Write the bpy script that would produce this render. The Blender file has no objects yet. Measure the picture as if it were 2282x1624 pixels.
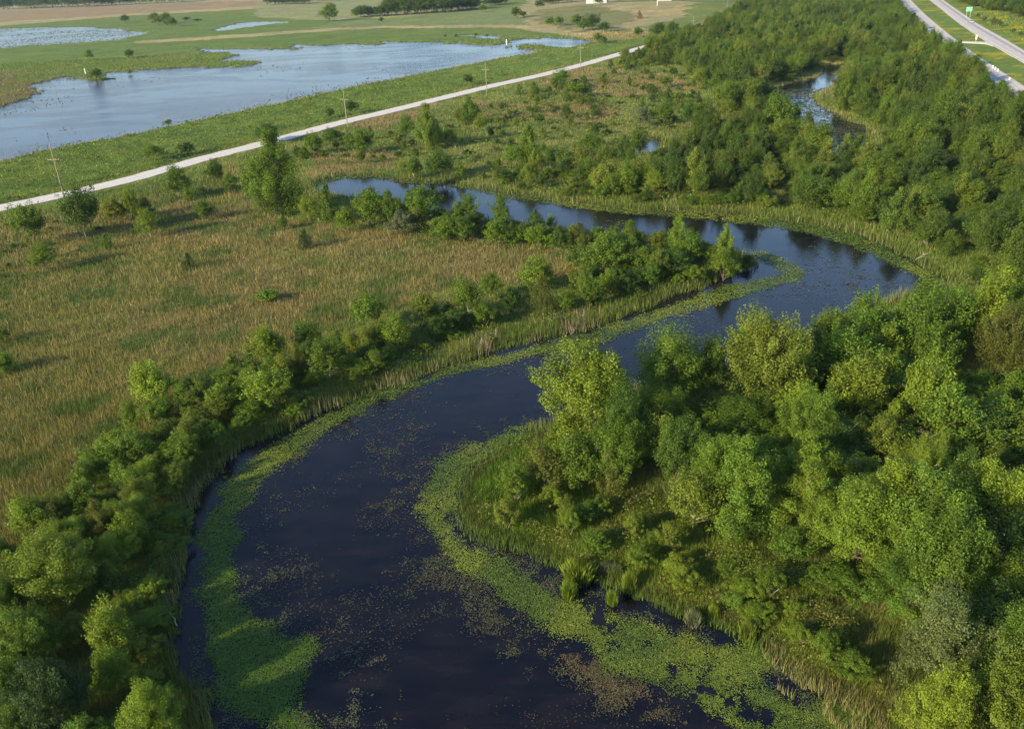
import bpy, math, random, time
import numpy as np
from mathutils import Matrix, Vector
T0 = time.time()
C = bpy.context.scene.collection
rng = np.random.default_rng(7)
random.seed(7)

# ------------------------------------------------------------------ camera, world, sun
F = 1905.0; TH = math.radians(25.5); RO = math.radians(3.0); HC = 50.0
r0 = np.array([1, 0, 0.]); fw = np.array([0, math.cos(TH), -math.sin(TH)]); u0 = np.array([0, math.sin(TH), math.cos(TH)])
rt = math.cos(RO) * r0 - math.sin(RO) * u0; up = math.cos(RO) * u0 + math.sin(RO) * r0
cam_d = bpy.data.cameras.new('camera'); cam = bpy.data.objects.new('camera', cam_d); C.objects.link(cam)
cam_d.sensor_width = 36; cam_d.lens = F / 2282 * 36; cam_d.clip_start = 1; cam_d.clip_end = 12000
cam.matrix_world = Matrix(((rt[0], up[0], -fw[0], 0), (rt[1], up[1], -fw[1], 0), (rt[2], up[2], -fw[2], HC), (0, 0, 0, 1)))
bpy.context.scene.camera = cam
SUN_EL = math.radians(21); SUN_AZ = math.atan2(-0.82, -0.57)      # azimuth from +Y, clockwise
sdir = Vector((math.sin(SUN_AZ) * math.cos(SUN_EL), math.cos(SUN_AZ) * math.cos(SUN_EL), math.sin(SUN_EL)))
W = bpy.data.worlds.new("World"); bpy.context.scene.world = W; W.use_nodes = True
wn = W.node_tree.nodes; sky = wn.new('ShaderNodeTexSky'); sky.sky_type = 'NISHITA'; sky.sun_disc = False
sky.sun_elevation = SUN_EL; sky.sun_rotation = SUN_AZ; sky.air_density = 1.0; sky.dust_density = 0.4; sky.ozone_density = 2.2; sky.altitude = 200
wn['Background'].inputs[1].default_value = 0.145
W.node_tree.links.new(sky.outputs[0], wn['Background'].inputs[0])
sl = bpy.data.lights.new('sun', 'SUN'); sl.energy = 5.0; sl.angle = math.radians(0.5); sl.color = (1, 0.83, 0.53)
so = bpy.data.objects.new('sun', sl); C.objects.link(so); so.rotation_euler = sdir.to_track_quat('Z', 'Y').to_euler(); so.location = (0, 0, 120)
vs = bpy.context.scene.view_settings; vs.view_transform = 'Standard'; vs.look = 'None'; vs.exposure = 0.80; vs.gamma = 1
bpy.context.scene.cycles.max_bounces = 6; bpy.context.scene.cycles.transparent_max_bounces = 4

# ------------------------------------------------------------------ helpers
def G(px, py, z=0.5):
    px = np.asarray(px, float); py = np.asarray(py, float)
    d = fw + ((px - 1141) / F)[..., None] * rt - ((py - 812) / F)[..., None] * up
    t = (z - HC) / d[..., 2]
    return d[..., 0] * t, d[..., 1] * t
def PR(x, y, z=0.5):
    x = np.asarray(x, float); y = np.asarray(y, float); z = np.zeros_like(x) + z - HC
    dep = x * fw[0] + y * fw[1] + z * fw[2]
    return 1141 + F * (x * rt[0] + y * rt[1] + z * rt[2]) / dep, 812 - F * (x * up[0] + y * up[1] + z * up[2]) / dep
def hsh(i, j, s):
    n = (i.astype(np.int64) * 374761393 + j.astype(np.int64) * 668265263 + s * 974634777) & 0x7fffffff
    n = ((n ^ (n >> 13)) * 1274126177) & 0x7fffffff
    return ((n ^ (n >> 16)) & 0xffff) / 65535.0
def vn(x, y, s=0):
    i = np.floor(x); j = np.floor(y); a = x - i; b = y - j
    a = a * a * (3 - 2 * a); b = b * b * (3 - 2 * b)
    return (hsh(i, j, s) * (1 - a) + hsh(i + 1, j, s) * a) * (1 - b) + (hsh(i, j + 1, s) * (1 - a) + hsh(i + 1, j + 1, s) * a) * b
def fbm(x, y, sc, s=0, o=4):
    r = 0; am = .5; tot = 0
    x = np.asarray(x) / sc; y = np.asarray(y) / sc
    for k in range(o):
        r = r + am * vn(x + 17.3 * k, y - 9.1 * k, s + k); tot += am; am *= .55; x = x * 2.03; y = y * 2.03
    return r / tot
def inpoly(x, y, poly):
    p = np.asarray(poly, float); n = len(p); c = np.zeros(np.shape(x), bool)
    for i in range(n):
        x1, y1 = p[i]; x2, y2 = p[(i + 1) % n]
        if y1 == y2: continue
        c ^= ((y1 > y) != (y2 > y)) & (x < (x2 - x1) * (y - y1) / (y2 - y1) + x1)
    return c
def segdist(x, y, pts, closed=False):
    p = np.asarray(pts, float); d = np.full(np.shape(x), 1e9); n = len(p)
    for i in range(n if closed else n - 1):
        ax, ay = p[i]; bx, by = p[(i + 1) % n]; vx, vy = bx - ax, by - ay; L = vx * vx + vy * vy + 1e-9
        t = np.clip(((x - ax) * vx + (y - ay) * vy) / L, 0, 1)
        d = np.minimum(d, (x - ax - t * vx) ** 2 + (y - ay - t * vy) ** 2)
    return np.sqrt(d)
def toW(poly, z=0.0):
    a = np.array(poly, float); x, y = G(a[:, 0], a[:, 1], z); return np.stack([x, y], 1)
def sm(a, b, x):
    t = np.clip((x - a) / (b - a), 0, 1); return t * t * (3 - 2 * t)

def mesh_np(name, verts, faces, nper, mat=None, cols=None, var=None, smooth=False):
    me = bpy.data.meshes.new(name); nv = len(verts); nf = len(faces)
    me.vertices.add(nv); me.vertices.foreach_set('co', np.ascontiguousarray(verts, np.float32).ravel())
    me.loops.add(nf * nper); me.loops.foreach_set('vertex_index', np.ascontiguousarray(faces, np.int32).ravel())
    me.polygons.add(nf); me.polygons.foreach_set('loop_start', np.arange(0, nf * nper, nper, dtype=np.int32))
    if smooth: me.polygons.foreach_set('use_smooth', np.ones(nf, bool))
    if cols is not None:
        a = me.attributes.new('col', 'FLOAT_COLOR', 'POINT')
        c4 = np.ones((nv, 4), np.float32); c4[:, :3] = cols; a.data.foreach_set('color', c4.ravel())
    if var is not None:
        a = me.attributes.new('var', 'FLOAT', 'POINT'); a.data.foreach_set('value', np.ascontiguousarray(var, np.float32))
    me.update(calc_edges=True); me.validate() if nf < 5000 else None
    if mat: me.materials.append(mat)
    return me
def link(name, me, parent=None):
    o = bpy.data.objects.new(name, me); C.objects.link(o)
    if parent: o.parent = parent
    return o
def tag(o, label=None, cat=None, group=None, kind=None):
    if label: o['label'] = label
    if cat: o['category'] = cat
    if group: o['group'] = group
    if kind: o['kind'] = kind
    return o
def empty(name, loc, rz=0.0):
    o = bpy.data.objects.new(name, None); C.objects.link(o); o.location = loc; o.rotation_euler = (0, 0, rz); o.empty_display_size = .3
    return o

# small solid modelling collector (boxes and tubes into one mesh)
class MB:
    def __init__(s): s.v = []; s.f = []
    def box(s, c, size, rz=0.0, taper=1.0):
        k = len(s.v); cx, cy, cz = c; sx, sy, sz = [q / 2 for q in size]; ca, sa = math.cos(rz), math.sin(rz)
        for dz in (-1, 1):
            tp = taper if dz > 0 else 1
            for dx, dy in ((-1, -1), (1, -1), (1, 1), (-1, 1)):
                X, Y = dx * sx * tp, dy * sy * tp
                s.v.append((cx + X * ca - Y * sa, cy + X * sa + Y * ca, cz + dz * sz))
        for q in ((3, 2, 1, 0), (4, 5, 6, 7), (0, 1, 5, 4), (1, 2, 6, 5), (2, 3, 7, 6), (3, 0, 4, 7)): s.f.append(tuple(k + i for i in q))
        return s
    def tube(s, pts, rads, n=8):
        k0 = len(s.v); pts = [Vector(p) for p in pts]
        for i, p in enumerate(pts):
            d = (pts[min(i + 1, len(pts) - 1)] - pts[max(i - 1, 0)]).normalized()
            a = d.orthogonal().normalized() if i == 0 else (a - a.dot(d) * d).normalized(); b = d.cross(a)
            for j in range(n):
                t = 2 * math.pi * j / n; s.v.append(tuple(p + rads[i] * (math.cos(t) * a + math.sin(t) * b)))
        for i in range(len(pts) - 1):
            for j in range(n):
                q = k0 + i * n; s.f.append((q + j, q + (j + 1) % n, q + n + (j + 1) % n, q + n + j))
        s.f.append(tuple(k0 + j for j in range(n))[::-1]); s.f.append(tuple(k0 + (len(pts) - 1) * n + j for j in range(n)))
        return s
    def poly(s, pts):
        k = len(s.v); s.v += [tuple(p) for p in pts]; s.f.append(tuple(range(k, k + len(pts)))); return s
    def mesh(s, name, mat):
        me = bpy.data.meshes.new(name); me.from_pydata(s.v, [], s.f); me.materials.append(mat); me.update(); return me
    def build(s, name, mat, parent=None): return link(name, s.mesh(name, mat), parent)

# ------------------------------------------------------------------ materials
def mat(name, color=(.5, .5, .5), rough=.8, noise=0.0, nscale=5.0, metal=0.0, spec=.3, emit=None):
    m = bpy.data.materials.new(name); m.use_nodes = True; nt = m.node_tree; b = nt.nodes['Principled BSDF']
    b.inputs['Base Color'].default_value = (*color, 1); b.inputs['Roughness'].default_value = rough
    b.inputs['Metallic'].default_value = metal; b.inputs['Specular IOR Level'].default_value = spec
    if noise:
        g = nt.nodes.new('ShaderNodeNewGeometry'); n = nt.nodes.new('ShaderNodeTexNoise'); n.inputs['Scale'].default_value = nscale; n.inputs['Detail'].default_value = 5
        r = nt.nodes.new('ShaderNodeMapRange'); r.inputs['To Min'].default_value = 1 - noise; r.inputs['To Max'].default_value = 1 + noise
        r.inputs['From Min'].default_value = .3; r.inputs['From Max'].default_value = .7
        mx = nt.nodes.new('ShaderNodeVectorMath'); mx.operation = 'SCALE'; mx.inputs[0].default_value = color
        nt.links.new(g.outputs['Position'], n.inputs['Vector']); nt.links.new(n.outputs['Fac'], r.inputs['Value'])
        nt.links.new(r.outputs[0], mx.inputs['Scale']); nt.links.new(mx.outputs[0], b.inputs['Base Color'])
    return m
def foliage_mat(name, source, trans=.35, nscale=.12, namp=.3):
    """diffuse + translucent leaf material; colour from attribute 'col' or from the object's colour with 'var'"""
    m = bpy.data.materials.new(name); m.use_nodes = True; nt = m.node_tree; N = nt.nodes; L = nt.links
    for n in list(N): N.remove(n)
    out = N.new('ShaderNodeOutputMaterial'); mix = N.new('ShaderNodeMixShader'); d = N.new('ShaderNodeBsdfPrincipled'); t = N.new('ShaderNodeBsdfTranslucent')
    d.inputs['Roughness'].default_value = .55; d.inputs['Specular IOR Level'].default_value = .25
    if source == 'col':
        a = N.new('ShaderNodeAttribute'); a.attribute_name = 'col'; base = a.outputs['Color']
    else:
        oi = N.new('ShaderNodeObjectInfo'); base = oi.outputs['Color']
        if source == 'wood':
            cr = N.new('ShaderNodeValToRGB'); L.new(oi.outputs['Random'], cr.inputs[0]); e = cr.color_ramp; e.interpolation = 'LINEAR'
            cs = [(0, (.062, .108, .022)), (.25, (.090, .150, .021)), (.5, (.120, .182, .022)), (.7, (.092, .152, .028)), (.85, (.160, .215, .024)), (1, (.185, .215, .045))]
            e.elements[0].color = (*cs[0][1], 1); e.elements[1].color = (*cs[-1][1], 1)
            for p, c in cs[1:-1]: q = e.elements.new(p); q.color = (*c, 1)
            base = cr.outputs[0]
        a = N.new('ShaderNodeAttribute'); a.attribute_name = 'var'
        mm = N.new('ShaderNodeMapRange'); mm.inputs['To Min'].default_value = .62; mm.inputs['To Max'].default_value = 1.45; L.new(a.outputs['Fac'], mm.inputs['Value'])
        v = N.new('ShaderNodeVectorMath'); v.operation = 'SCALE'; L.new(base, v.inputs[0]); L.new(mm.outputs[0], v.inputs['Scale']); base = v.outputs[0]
    g = N.new('ShaderNodeNewGeometry'); n = N.new('ShaderNodeTexNoise'); n.inputs['Scale'].default_value = nscale; n.inputs['Detail'].default_value = 4
    L.new(g.outputs['Position'], n.inputs['Vector'])
    r = N.new('ShaderNodeMapRange'); r.inputs['From Min'].default_value = .3; r.inputs['From Max'].default_value = .7; r.inputs['To Min'].default_value = 1 - namp; r.inputs['To Max'].default_value = 1 + namp
    L.new(n.outputs['Fac'], r.inputs['Value'])
    s = N.new('ShaderNodeVectorMath'); s.operation = 'SCALE'; L.new(base, s.inputs[0]); L.new(r.outputs[0], s.inputs['Scale'])
    L.new(s.outputs[0], d.inputs['Base Color'])
    tc = N.new('ShaderNodeVectorMath'); tc.operation = 'MULTIPLY'; tc.inputs[1].default_value = (1.25, 1.15, .5); L.new(s.outputs[0], tc.inputs[0]); L.new(tc.outputs[0], t.inputs['Color'])
    mix.inputs[0].default_value = trans; L.new(d.outputs[0], mix.inputs[1]); L.new(t.outputs[0], mix.inputs[2]); L.new(mix.outputs[0], out.inputs[0])
    return m
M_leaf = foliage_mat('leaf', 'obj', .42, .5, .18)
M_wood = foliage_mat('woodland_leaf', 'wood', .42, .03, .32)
M_grass = foliage_mat('grass_blade', 'col', .3, .6, .15)
M_pad = foliage_mat('floating_leaf', 'col', .1, 1.5, .2)
M_bark = mat('bark', (.16, .13, .10), .9, .35, 6)
M_bark2 = mat('pale_bark', (.34, .31, .26), .9, .3, 6)
M_gravel = mat('gravel', (.58, .535, .50), .95, .16, 1.3)
M_conc = mat('concrete', (.50, .455, .43), .9, .10, .35)
M_asph = mat('worn_lane', (.36, .33, .325), .9, .10, .5)
M_white = mat('road_paint', (.8, .78, .74), .7, .1, 2)
M_pole = mat('pole_wood', (.28, .24, .165), .85, .2, 3)
M_metal = mat('metal', (.5, .5, .5), .4, metal=.8)
M_cream = mat('cream_wood', (.6, .58, .42), .8)

def ground_mat():
    m = bpy.data.materials.new('ground_cover'); m.use_nodes = True; nt = m.node_tree; N = nt.nodes; L = nt.links; b = N['Principled BSDF']
    b.inputs['Roughness'].default_value = .95; b.inputs['Specular IOR Level'].default_value = .1
    a = N.new('ShaderNodeAttribute'); a.attribute_name = 'col'; g = N.new('ShaderNodeNewGeometry')
    cur = a.outputs['Color']
    for sc, am in ((.05, .16), (.35, .22), (2.2, .3)):
        n = N.new('ShaderNodeTexNoise'); n.inputs['Scale'].default_value = sc; n.inputs['Detail'].default_value = 6; n.inputs['Roughness'].default_value = .65
        L.new(g.outputs['Position'], n.inputs['Vector'])
        r = N.new('ShaderNodeMapRange'); r.inputs['From Min'].default_value = .3; r.inputs['From Max'].default_value = .7; r.inputs['To Min'].default_value = 1 - am; r.inputs['To Max'].default_value = 1 + am
        L.new(n.outputs['Fac'], r.inputs['Value']); s = N.new('ShaderNodeVectorMath'); s.operation = 'SCALE'; L.new(cur, s.inputs[0]); L.new(r.outputs[0], s.inputs['Scale']); cur = s.outputs[0]
    L.new(cur, b.inputs['Base Color'])
    bp = N.new('ShaderNodeBump'); bp.inputs['Strength'].default_value = .6; bp.inputs['Distance'].default_value = .3; L.new(n.outputs['Fac'], bp.inputs['Height']); L.new(bp.outputs[0], b.inputs['Normal'])
    return m
def water_mat(name, deep, weed, weed_scale, rip_lo, rip_hi, rip_sc, rough=.03, wedge=(.45, .7)):
    m = bpy.data.materials.new(name); m.use_nodes = True; nt = m.node_tree; N = nt.nodes; L = nt.links; b = N['Principled BSDF']
    b.inputs['Roughness'].default_value = rough; b.inputs['IOR'].default_value = 1.33; b.inputs['Specular IOR Level'].default_value = .5
    g = N.new('ShaderNodeNewGeometry')
    mp = N.new('ShaderNodeMapping'); mp.inputs['Rotation'].default_value = (0, 0, -.6); mp.inputs['Scale'].default_value = (1, 2.2, 1); L.new(g.outputs['Position'], mp.inputs['Vector'])
    n = N.new('ShaderNodeTexNoise'); n.inputs['Scale'].default_value = weed_scale; n.inputs['Detail'].default_value = 8; n.inputs['Roughness'].default_value = .62; L.new(mp.outputs[0], n.inputs['Vector'])
    cr = N.new('ShaderNodeMapRange'); cr.inputs['From Min'].default_value = wedge[0]; cr.inputs['From Max'].default_value = wedge[1]; L.new(n.outputs['Fac'], cr.inputs['Value'])
    mx = N.new('ShaderNodeMix'); mx.data_type = 'RGBA'; L.new(cr.outputs[0], mx.inputs['Factor']); mx.inputs['A'].default_value = (*deep, 1); mx.inputs['B'].default_value = (*weed, 1)
    L.new(mx.outputs['Result'], b.inputs['Base Color'])
    w = N.new('ShaderNodeTexNoise'); w.inputs['Scale'].default_value = rip_sc; w.inputs['Detail'].default_value = 3; L.new(mp.outputs[0], w.inputs['Vector'])
    w2 = N.new('ShaderNodeTexNoise'); w2.inputs['Scale'].default_value = .018; w2.inputs['Detail'].default_value = 4; w2.inputs['Distortion'].default_value = 1.2; L.new(mp.outputs[0], w2.inputs['Vector'])
    rr = N.new('ShaderNodeMapRange'); rr.inputs['From Min'].default_value = .42; rr.inputs['From Max'].default_value = .56; rr.inputs['To Min'].default_value = rip_lo; rr.inputs['To Max'].default_value = rip_hi; L.new(w2.outputs['Fac'], rr.inputs['Value'])
    bp = N.new('ShaderNodeBump'); bp.inputs['Distance'].default_value = .1; L.new(rr.outputs[0], bp.inputs['Strength']); L.new(w.outputs['Fac'], bp.inputs['Height']); L.new(bp.outputs[0], b.inputs['Normal'])
    return m
M_oxbow = water_mat('oxbow_water', (.0030, .0040, .0095), (.015, .0115, .0145), .2, .02, .12, 3.0, .10, (.38, .74))
M_marshw = water_mat('wetland_water', (.030, .036, .085), (.05, .05, .09), .03, .08, 1.0, 1.2, .20)
M_ground = ground_mat()

# ------------------------------------------------------------------ outlines in photo pixels (2282 wide), turned into ground points
OX = [(690,425),(705,405),(765,393),(830,392),(880,400),(930,407),(1000,410),(1060,418),(1140,432),(1240,447),(1340,460),(1430,467),(1530,470),(1640,478),(1750,490),(1850,505),(1900,518),(1960,540),(2010,565),(2060,592),(2110,622),(2125,640),
      (2060,648),(2000,662),(1950,685),(1850,745),(1750,790),(1600,825),(1450,860),(1330,900),(1250,935),(1200,965),(1150,985),(1100,1012),(1060,1040),(1030,1090),(1020,1140),(1050,1182),(1120,1205),(1200,1235),(1270,1275),(1350,1300),(1420,1330),(1480,1350),(1540,1380),(1610,1392),(1690,1440),(1740,1480),(1800,1520),(1860,1560),(1920,1590),(1960,1624),(2010,1700),(2100,1900),
      (420,1900),(470,1700),(455,1624),(420,1560),(385,1480),(365,1430),(375,1370),(400,1280),(412,1200),(408,1145),(425,1110),(455,1070),(500,1025),(560,990),(610,965),(680,932),(760,902),(850,865),(930,838),(1000,815),(1060,793),(1150,767),(1230,748),(1300,733),(1380,706),(1440,684),(1500,658),(1560,640),(1600,622),(1650,608),(1680,590),(1670,572),(1620,556),(1560,548),(1500,535),(1440,530),(1380,528),(1300,522),(1220,512),(1140,500),(1060,490),(1010,482),(960,470),(880,455),(800,442),(740,436)]
W1 = [(-160,390),(-60,250),(0,240),(62,220),(88,195),(112,175),(155,172),(200,180),(240,185),(237,162),(290,160),(350,156),(470,152),(570,150),(565,143),(508,135),(520,125),(440,109),(570,112),(595,113),(658,110),(660,101),(843,100),(853,93),(883,94),(990,97),(1085,100),(1113,96),(1141,88),(1166,87),(1216,85),(1266,87),(1316,92),(1322,96),(1266,107),(1236,106),(1173,100),(1146,105),(1173,112),(1203,115),(1173,122),(1141,126),(920,168),(765,200),(620,232),(570,241),(410,276),(357,287),(245,310),(100,338),(0,360),(-60,376)]
W2 = [(-150,70),(0,65),(107,62),(200,61),(250,64),(332,75),(275,85),(295,88),(150,98),(0,107),(-150,113)]
W3 = [(478,65),(525,53),(575,49),(640,49),(665,51),(610,54),(560,60),(500,68)]
W4 = [(1035,80),(1105,79),(1112,87),(1060,86)]
W5 = [(1816,142),(1861,144),(1874,150),(1876,165),(1856,190),(1838,202),(1811,217),(1816,228),(1836,241),(1866,257),(1896,272),(1930,280),(1940,310),(1930,360),(1860,365),(1820,300),(1770,285),(1735,255),(1725,225),(1700,215),(1690,203),(1761,187),(1821,172),(1836,160)]
W6 = [(1405,310),(1466,308),(1482,318),(1462,345),(1410,340)]
WATERS = [('oxbow_water', OX, .7, M_oxbow), ('wetland_water', W1, 12., M_marshw), ('far_wetland_water', W2, 14., M_marshw), ('far_pool_water', W3, 12., M_marshw), ('reed_pool_water', W4, 9., M_marshw), ('creek_water', W5, 1.5, M_oxbow), ('hidden_pool_water', W6, 1., M_oxbow)]
WW = [(n, toW(p), a, m) for n, p, a, m in WATERS]
ROAD = [(-300,528),(0,463),(150,432),(300,397),(450,354),(540,331),(620,311),(700,289),(775,269),(850,252),(1085,194),(1200,169),(1300,144),(1390,118),(1500,87),(1560,62),(1600,40),(1640,20),(1690,0)]
roadW = toW(ROAD, .85)
# highway: edges in photo px
LC_R = [(1980,-40),(2029,0),(2064,35),(2121,82),(2179,125),(2282,192),(2400,270)]
LC_L = [(1960,-40),(2002,0),(2030,37),(2078,82),(2130,124),(2230,196),(2330,275)]
RC_L = [(2030,-30),(2071,0),(2136,52),(2194,91),(2282,141),(2400,205)]
RC_R = [(2050,-35),(2101,0),(2181,55),(2241,88),(2282,113),(2400,180)]
def water_sd(x, y, noise=True):
    """signed distance to the nearest water edge, metres, positive on land"""
    out = np.full(np.shape(x), 1e9); wh = np.full(np.shape(x), -1)
    for k, (n, w, amp, m) in enumerate(WW):
        lo = w.min(0) - 60; hi = w.max(0) + 60
        q = (x > lo[0]) & (x < hi[0]) & (y > lo[1]) & (y < hi[1])
        if not q.any(): continue
        xs, ys = x[q], y[q]
        d = segdist(xs, ys, w, True); d = np.where(inpoly(xs, ys, w), -d, d)
        if noise:
            if k == 1:   # crisp along the levee side, ragged marsh on the far side
                rd = segdist(xs, ys, roadW); am = np.where(rd < 60, 1.2, amp) * sm(30, 120, rd) + 1.
            else: am = amp
            d = d + am * 2 * (fbm(xs, ys, am * 2.2 + 1.5, 11 + k, 5) - .5) + (am * 1.1 * (fbm(xs, ys, 3.5, 211 + k, 3) - .5) if k else 0)
        cur = out[q]; b = d < cur; cur[b] = d[b]; out[q] = cur; t = wh[q]; t[b] = k; wh[q] = t
    return out, wh
HILL = [toW([(1330, 25)])[0], toW([(1480, 22)])[0]]
def land_z(x, y, sd=None):
    if sd is None: sd, _ = water_sd(x, y)
    z = np.clip(sd * .22, -1.3, .45) + np.where(sd > 1, (fbm(x, y, 14, 3, 3) - .5) * .3 * sm(1, 6, sd), 0)
    rd = segdist(x, y, roadW); z = np.where(sd > 0, np.maximum(z, .8 - np.maximum(0, rd - 4.5) * .25), z)
    z = np.where(rd < 5.5, np.minimum(z, .8), z)
    for h in HILL: z = z + 3.0 * np.exp(-((x - h[0]) ** 2 + (y - h[1]) ** 2) / (2 * 65 ** 2))
    return z
hwW = toW(RC_R[::-1] + [], .5); hwpoly = toW(LC_L + RC_R[::-1], .5)

# ------------------------------------------------------------------ land cover colours (real colours of crops, grass, mud)
TAN = (.36, .30, .16); DRY = (.205, .188, .062); OLIVE = (.165, .185, .052); GRN = (.115, .175, .038); BRT = (.12, .19, .03); DKG = (.04, .075, .02); BRN = (.27, .195, .11); PALE = (.25, .26, .12); MUD = (.16, .15, .08)
COVER = [  # (polygon px, colour, edge noise in metres)
 ([(-400,62),(0,60),(280,42),(570,28),(900,20),(1150,30),(1500,50),(1520,70),(1141,140),(400,280),(0,400),(-400,500)], GRN, 8),
 ([(-400,10),(600,-6),(700,-8),(700,8),(570,20),(280,36),(0,58),(-400,90)], TAN, 6),
 ([(-400,52),(0,24),(200,14),(450,5),(640,1),(760,3),(570,14),(280,32),(0,50),(-400,78)], BRN, 5),
 ([(-400,30),(0,20),(560,-8),(640,-6),(440,7),(200,16),(0,27),(-400,55)], (.28, .25, .13), 5),
 ([(570,6),(850,-4),(1160,-10),(1000,30),(860,42),(700,46),(570,38)], PALE, 4),
 ([(850,44),(1000,28),(1141,20),(1210,50),(1141,56),(850,58),(690,64),(740,50)], (.17, .21, .08), 4),
 ([(300,92),(570,75),(690,66),(850,58),(1141,56),(1220,60),(1340,78),(1420,86),(1340,92),(1220,74),(1141,62),(850,63),(690,72),(570,82),(300,98)], TAN, 4),
 ([(1180,60),(1150,20),(1200,-10),(1520,-10),(1540,20),(1500,48),(1430,60),(1420,86),(1340,80),(1250,62)], (.33, .275, .14), 10),
 ([(1200,52),(1190,30),(1300,22),(1420,40),(1400,60),(1360,75),(1250,60)], (.15, .16, .06), 14),
 ([(1340,4),(1540,-2),(1545,8),(1440,14)], (.09, .17, .04), 4),
 ([(1310,80),(1420,72),(1500,62),(1500,80),(1400,100),(1330,100),(1300,92)], (.2, .19, .08), 8),
 ([(0,240),(60,225),(90,195),(0,150),(-300,180),(-300,260)], (.15, .15, .06), 8),
 ([(20,232),(70,215),(85,198),(50,190),(10,215),(-40,235)], MUD, 12),
 ([(-300,400),(0,345),(245,297),(570,228),(765,190),(1141,120),(1320,98),(1320,92),(1420,86),(1500,80),(1400,112),(1141,172),(640,292),(300,385),(0,455),(-300,520)], (.12, .18, .035), 3),
]
def shore_line(px, py): return None
MEAD_TAN = [[(1160,150),(1290,145),(1480,165),(1560,195),(1400,220),(1300,215),(1230,210)], [(1060,225),(1400,235),(1380,275),(1100,262)], [(690,350),(850,330),(860,375),(700,400)], [(740,240),(1000,200),(1010,230),(800,300)]]
M_NEAR = [(-500,560),(0,490),(180,470),(330,430),(560,360),(600,480),(760,510),(1000,520),(1250,560),(1300,620),(1000,640),(850,700),(700,730),(500,830),(330,960),(150,1110),(0,1260),(-500,1500)]
LOWR = [(1180,980),(1230,1000),(1400,1090),(1700,1200),(1900,1400),(2000,1624),(1950,1700),(1800,1600),(1600,1420),(1300,1320),(1000,1220),(1000,1060)]
def cover(x, y, sd, fine=True):
    """ground colour at world points"""
    n1 = fbm(x, y, 40, 21); n2 = fbm(x, y, 9, 22); n3 = fbm(x, y, 2.2, 23)
    D = np.sqrt(x * x + y * y)
    col = np.empty(x.shape + (3,)); col[:] = GRN
    px, py = PR(x, y)
    col = np.array(OLIVE) * (1 - n2[..., None]) + np.array(GRN) * n2[..., None]
    for poly, c, am in COVER:
        wx = x + (fbm(x, y, 18, 31) - .5) * 2 * am * 1.5; wy = y + (fbm(x, y, 18, 35) - .5) * 2 * am * 1.5
        qx, qy = PR(wx, wy); q = inpoly(qx, qy, poly)
        o_ = .75 + .25 * sm(.35, .6, fbm(x, y, 12, 37)) if am > 3 else np.ones(x.shape)
        col[q] = (col * (1 - o_[:, None]) + np.array(c) * o_[:, None])[q]
    # road verges strip: yellow-green streaks along the levee
    rd = segdist(x, y, roadW); strip = inpoly(px, py, COVER[-1][0])
    a = (sm(.4, .65, fbm(rd * 1.0, (x + y) * .08, 4.5, 41)) * .7 * sm(.3, .6, fbm(x, y, 20, 42)))[..., None]
    col = np.where(strip[..., None], col * (1 - a) + np.array((.165, .205, .035)) * a, col)
    a = (sm(12, 3.5, rd) * strip * .85)[..., None]; col = col * (1 - a) + np.array(DKG) * a
    a = (strip * sm(.48, .66, fbm(x, y, 5, 44)) * .6)[..., None]; col = col * (1 - a) + np.array((.065, .12, .025)) * a
    far = rd > 20
    a = (sm(.5, .66, fbm(x, y, 26, 43)) * ((D > 300) & strip == False) * (D > 250) * .5)[..., None]
    col = col * (1 - a) + col * np.array((1.35, 1.1, .9)) * a
    mq = ((D > 250) & (rd > 25) & ~strip)[..., None]; g_ = sm(.5, .68, fbm(x, y, 9, 47))[..., None] * .6; h_ = sm(.55, .7, fbm(x, y, 30, 48))[..., None] * .6
    mc = col * (1 - g_) + col * np.array((.62, .74, .7)) * g_; mc = mc * (1 - h_) + np.array((.17, .165, .07)) * h_ ; col = np.where(mq, mc * .5 + col * .5 * 1, col)
    # south of the road
    south = inpoly(px, py, ROAD + [(2000,0),(2282,200),(2700,400),(2700,2500),(-700,2500),(-700,560)])
    mead = inpoly(px, py, M_NEAR)
    wx, wy = PR(x + (n1 - .5) * 20, y + (n2 - .5) * 16)
    up_t = np.zeros(x.shape, bool)
    for p in MEAD_TAN: up_t |= inpoly(wx, wy, p)
    a = sm(.36, .56, n1 * .55 + n2 * .45)
    mt = np.array((.085, .125, .028)) * (1 - a[..., None]) + np.array(DRY) * a[..., None]
    b = sm(.48, .62, fbm(x, y, 25, 51))[..., None]; mt = mt * (1 - b * .6) + np.array((.235, .17, .08)) * b * .6; g_ = (sm(.52, .66, fbm(x, y, 7, 53)) * .75)[..., None]; mt = mt * (1 - g_) + np.array((.08, .135, .03)) * g_
    mt = np.where(mead[..., None], mt, 0)
    nearroad = sm(22, 5, rd)[..., None]
    mt = mt * (1 - .6 * nearroad) + np.array((.11, .15, .03)) * .6 * nearroad
    col = np.where((south & mead)[..., None], mt, col)
    upc = np.array((.13, .19, .04)) * (1 - a[..., None] * .6) + np.array((.22, .215, .07)) * a[..., None] * .6
    upc = np.where(up_t[..., None], np.array((.225, .18, .08)) * (.8 + .4 * n3[..., None]), upc); g_ = (sm(.45, .6, fbm(x, y, 6, 57)) * .7)[..., None]; upc = upc * (1 - g_) + np.array((.105, .15, .035)) * g_
    col = np.where((south & ~mead)[..., None], upc, col)
    g_ = (sm(.55, .68, fbm(x, y, 3.2, 59)) * .5 * mead)[..., None]; col = col * (1 - g_) + np.array((.075, .115, .03)) * g_
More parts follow.
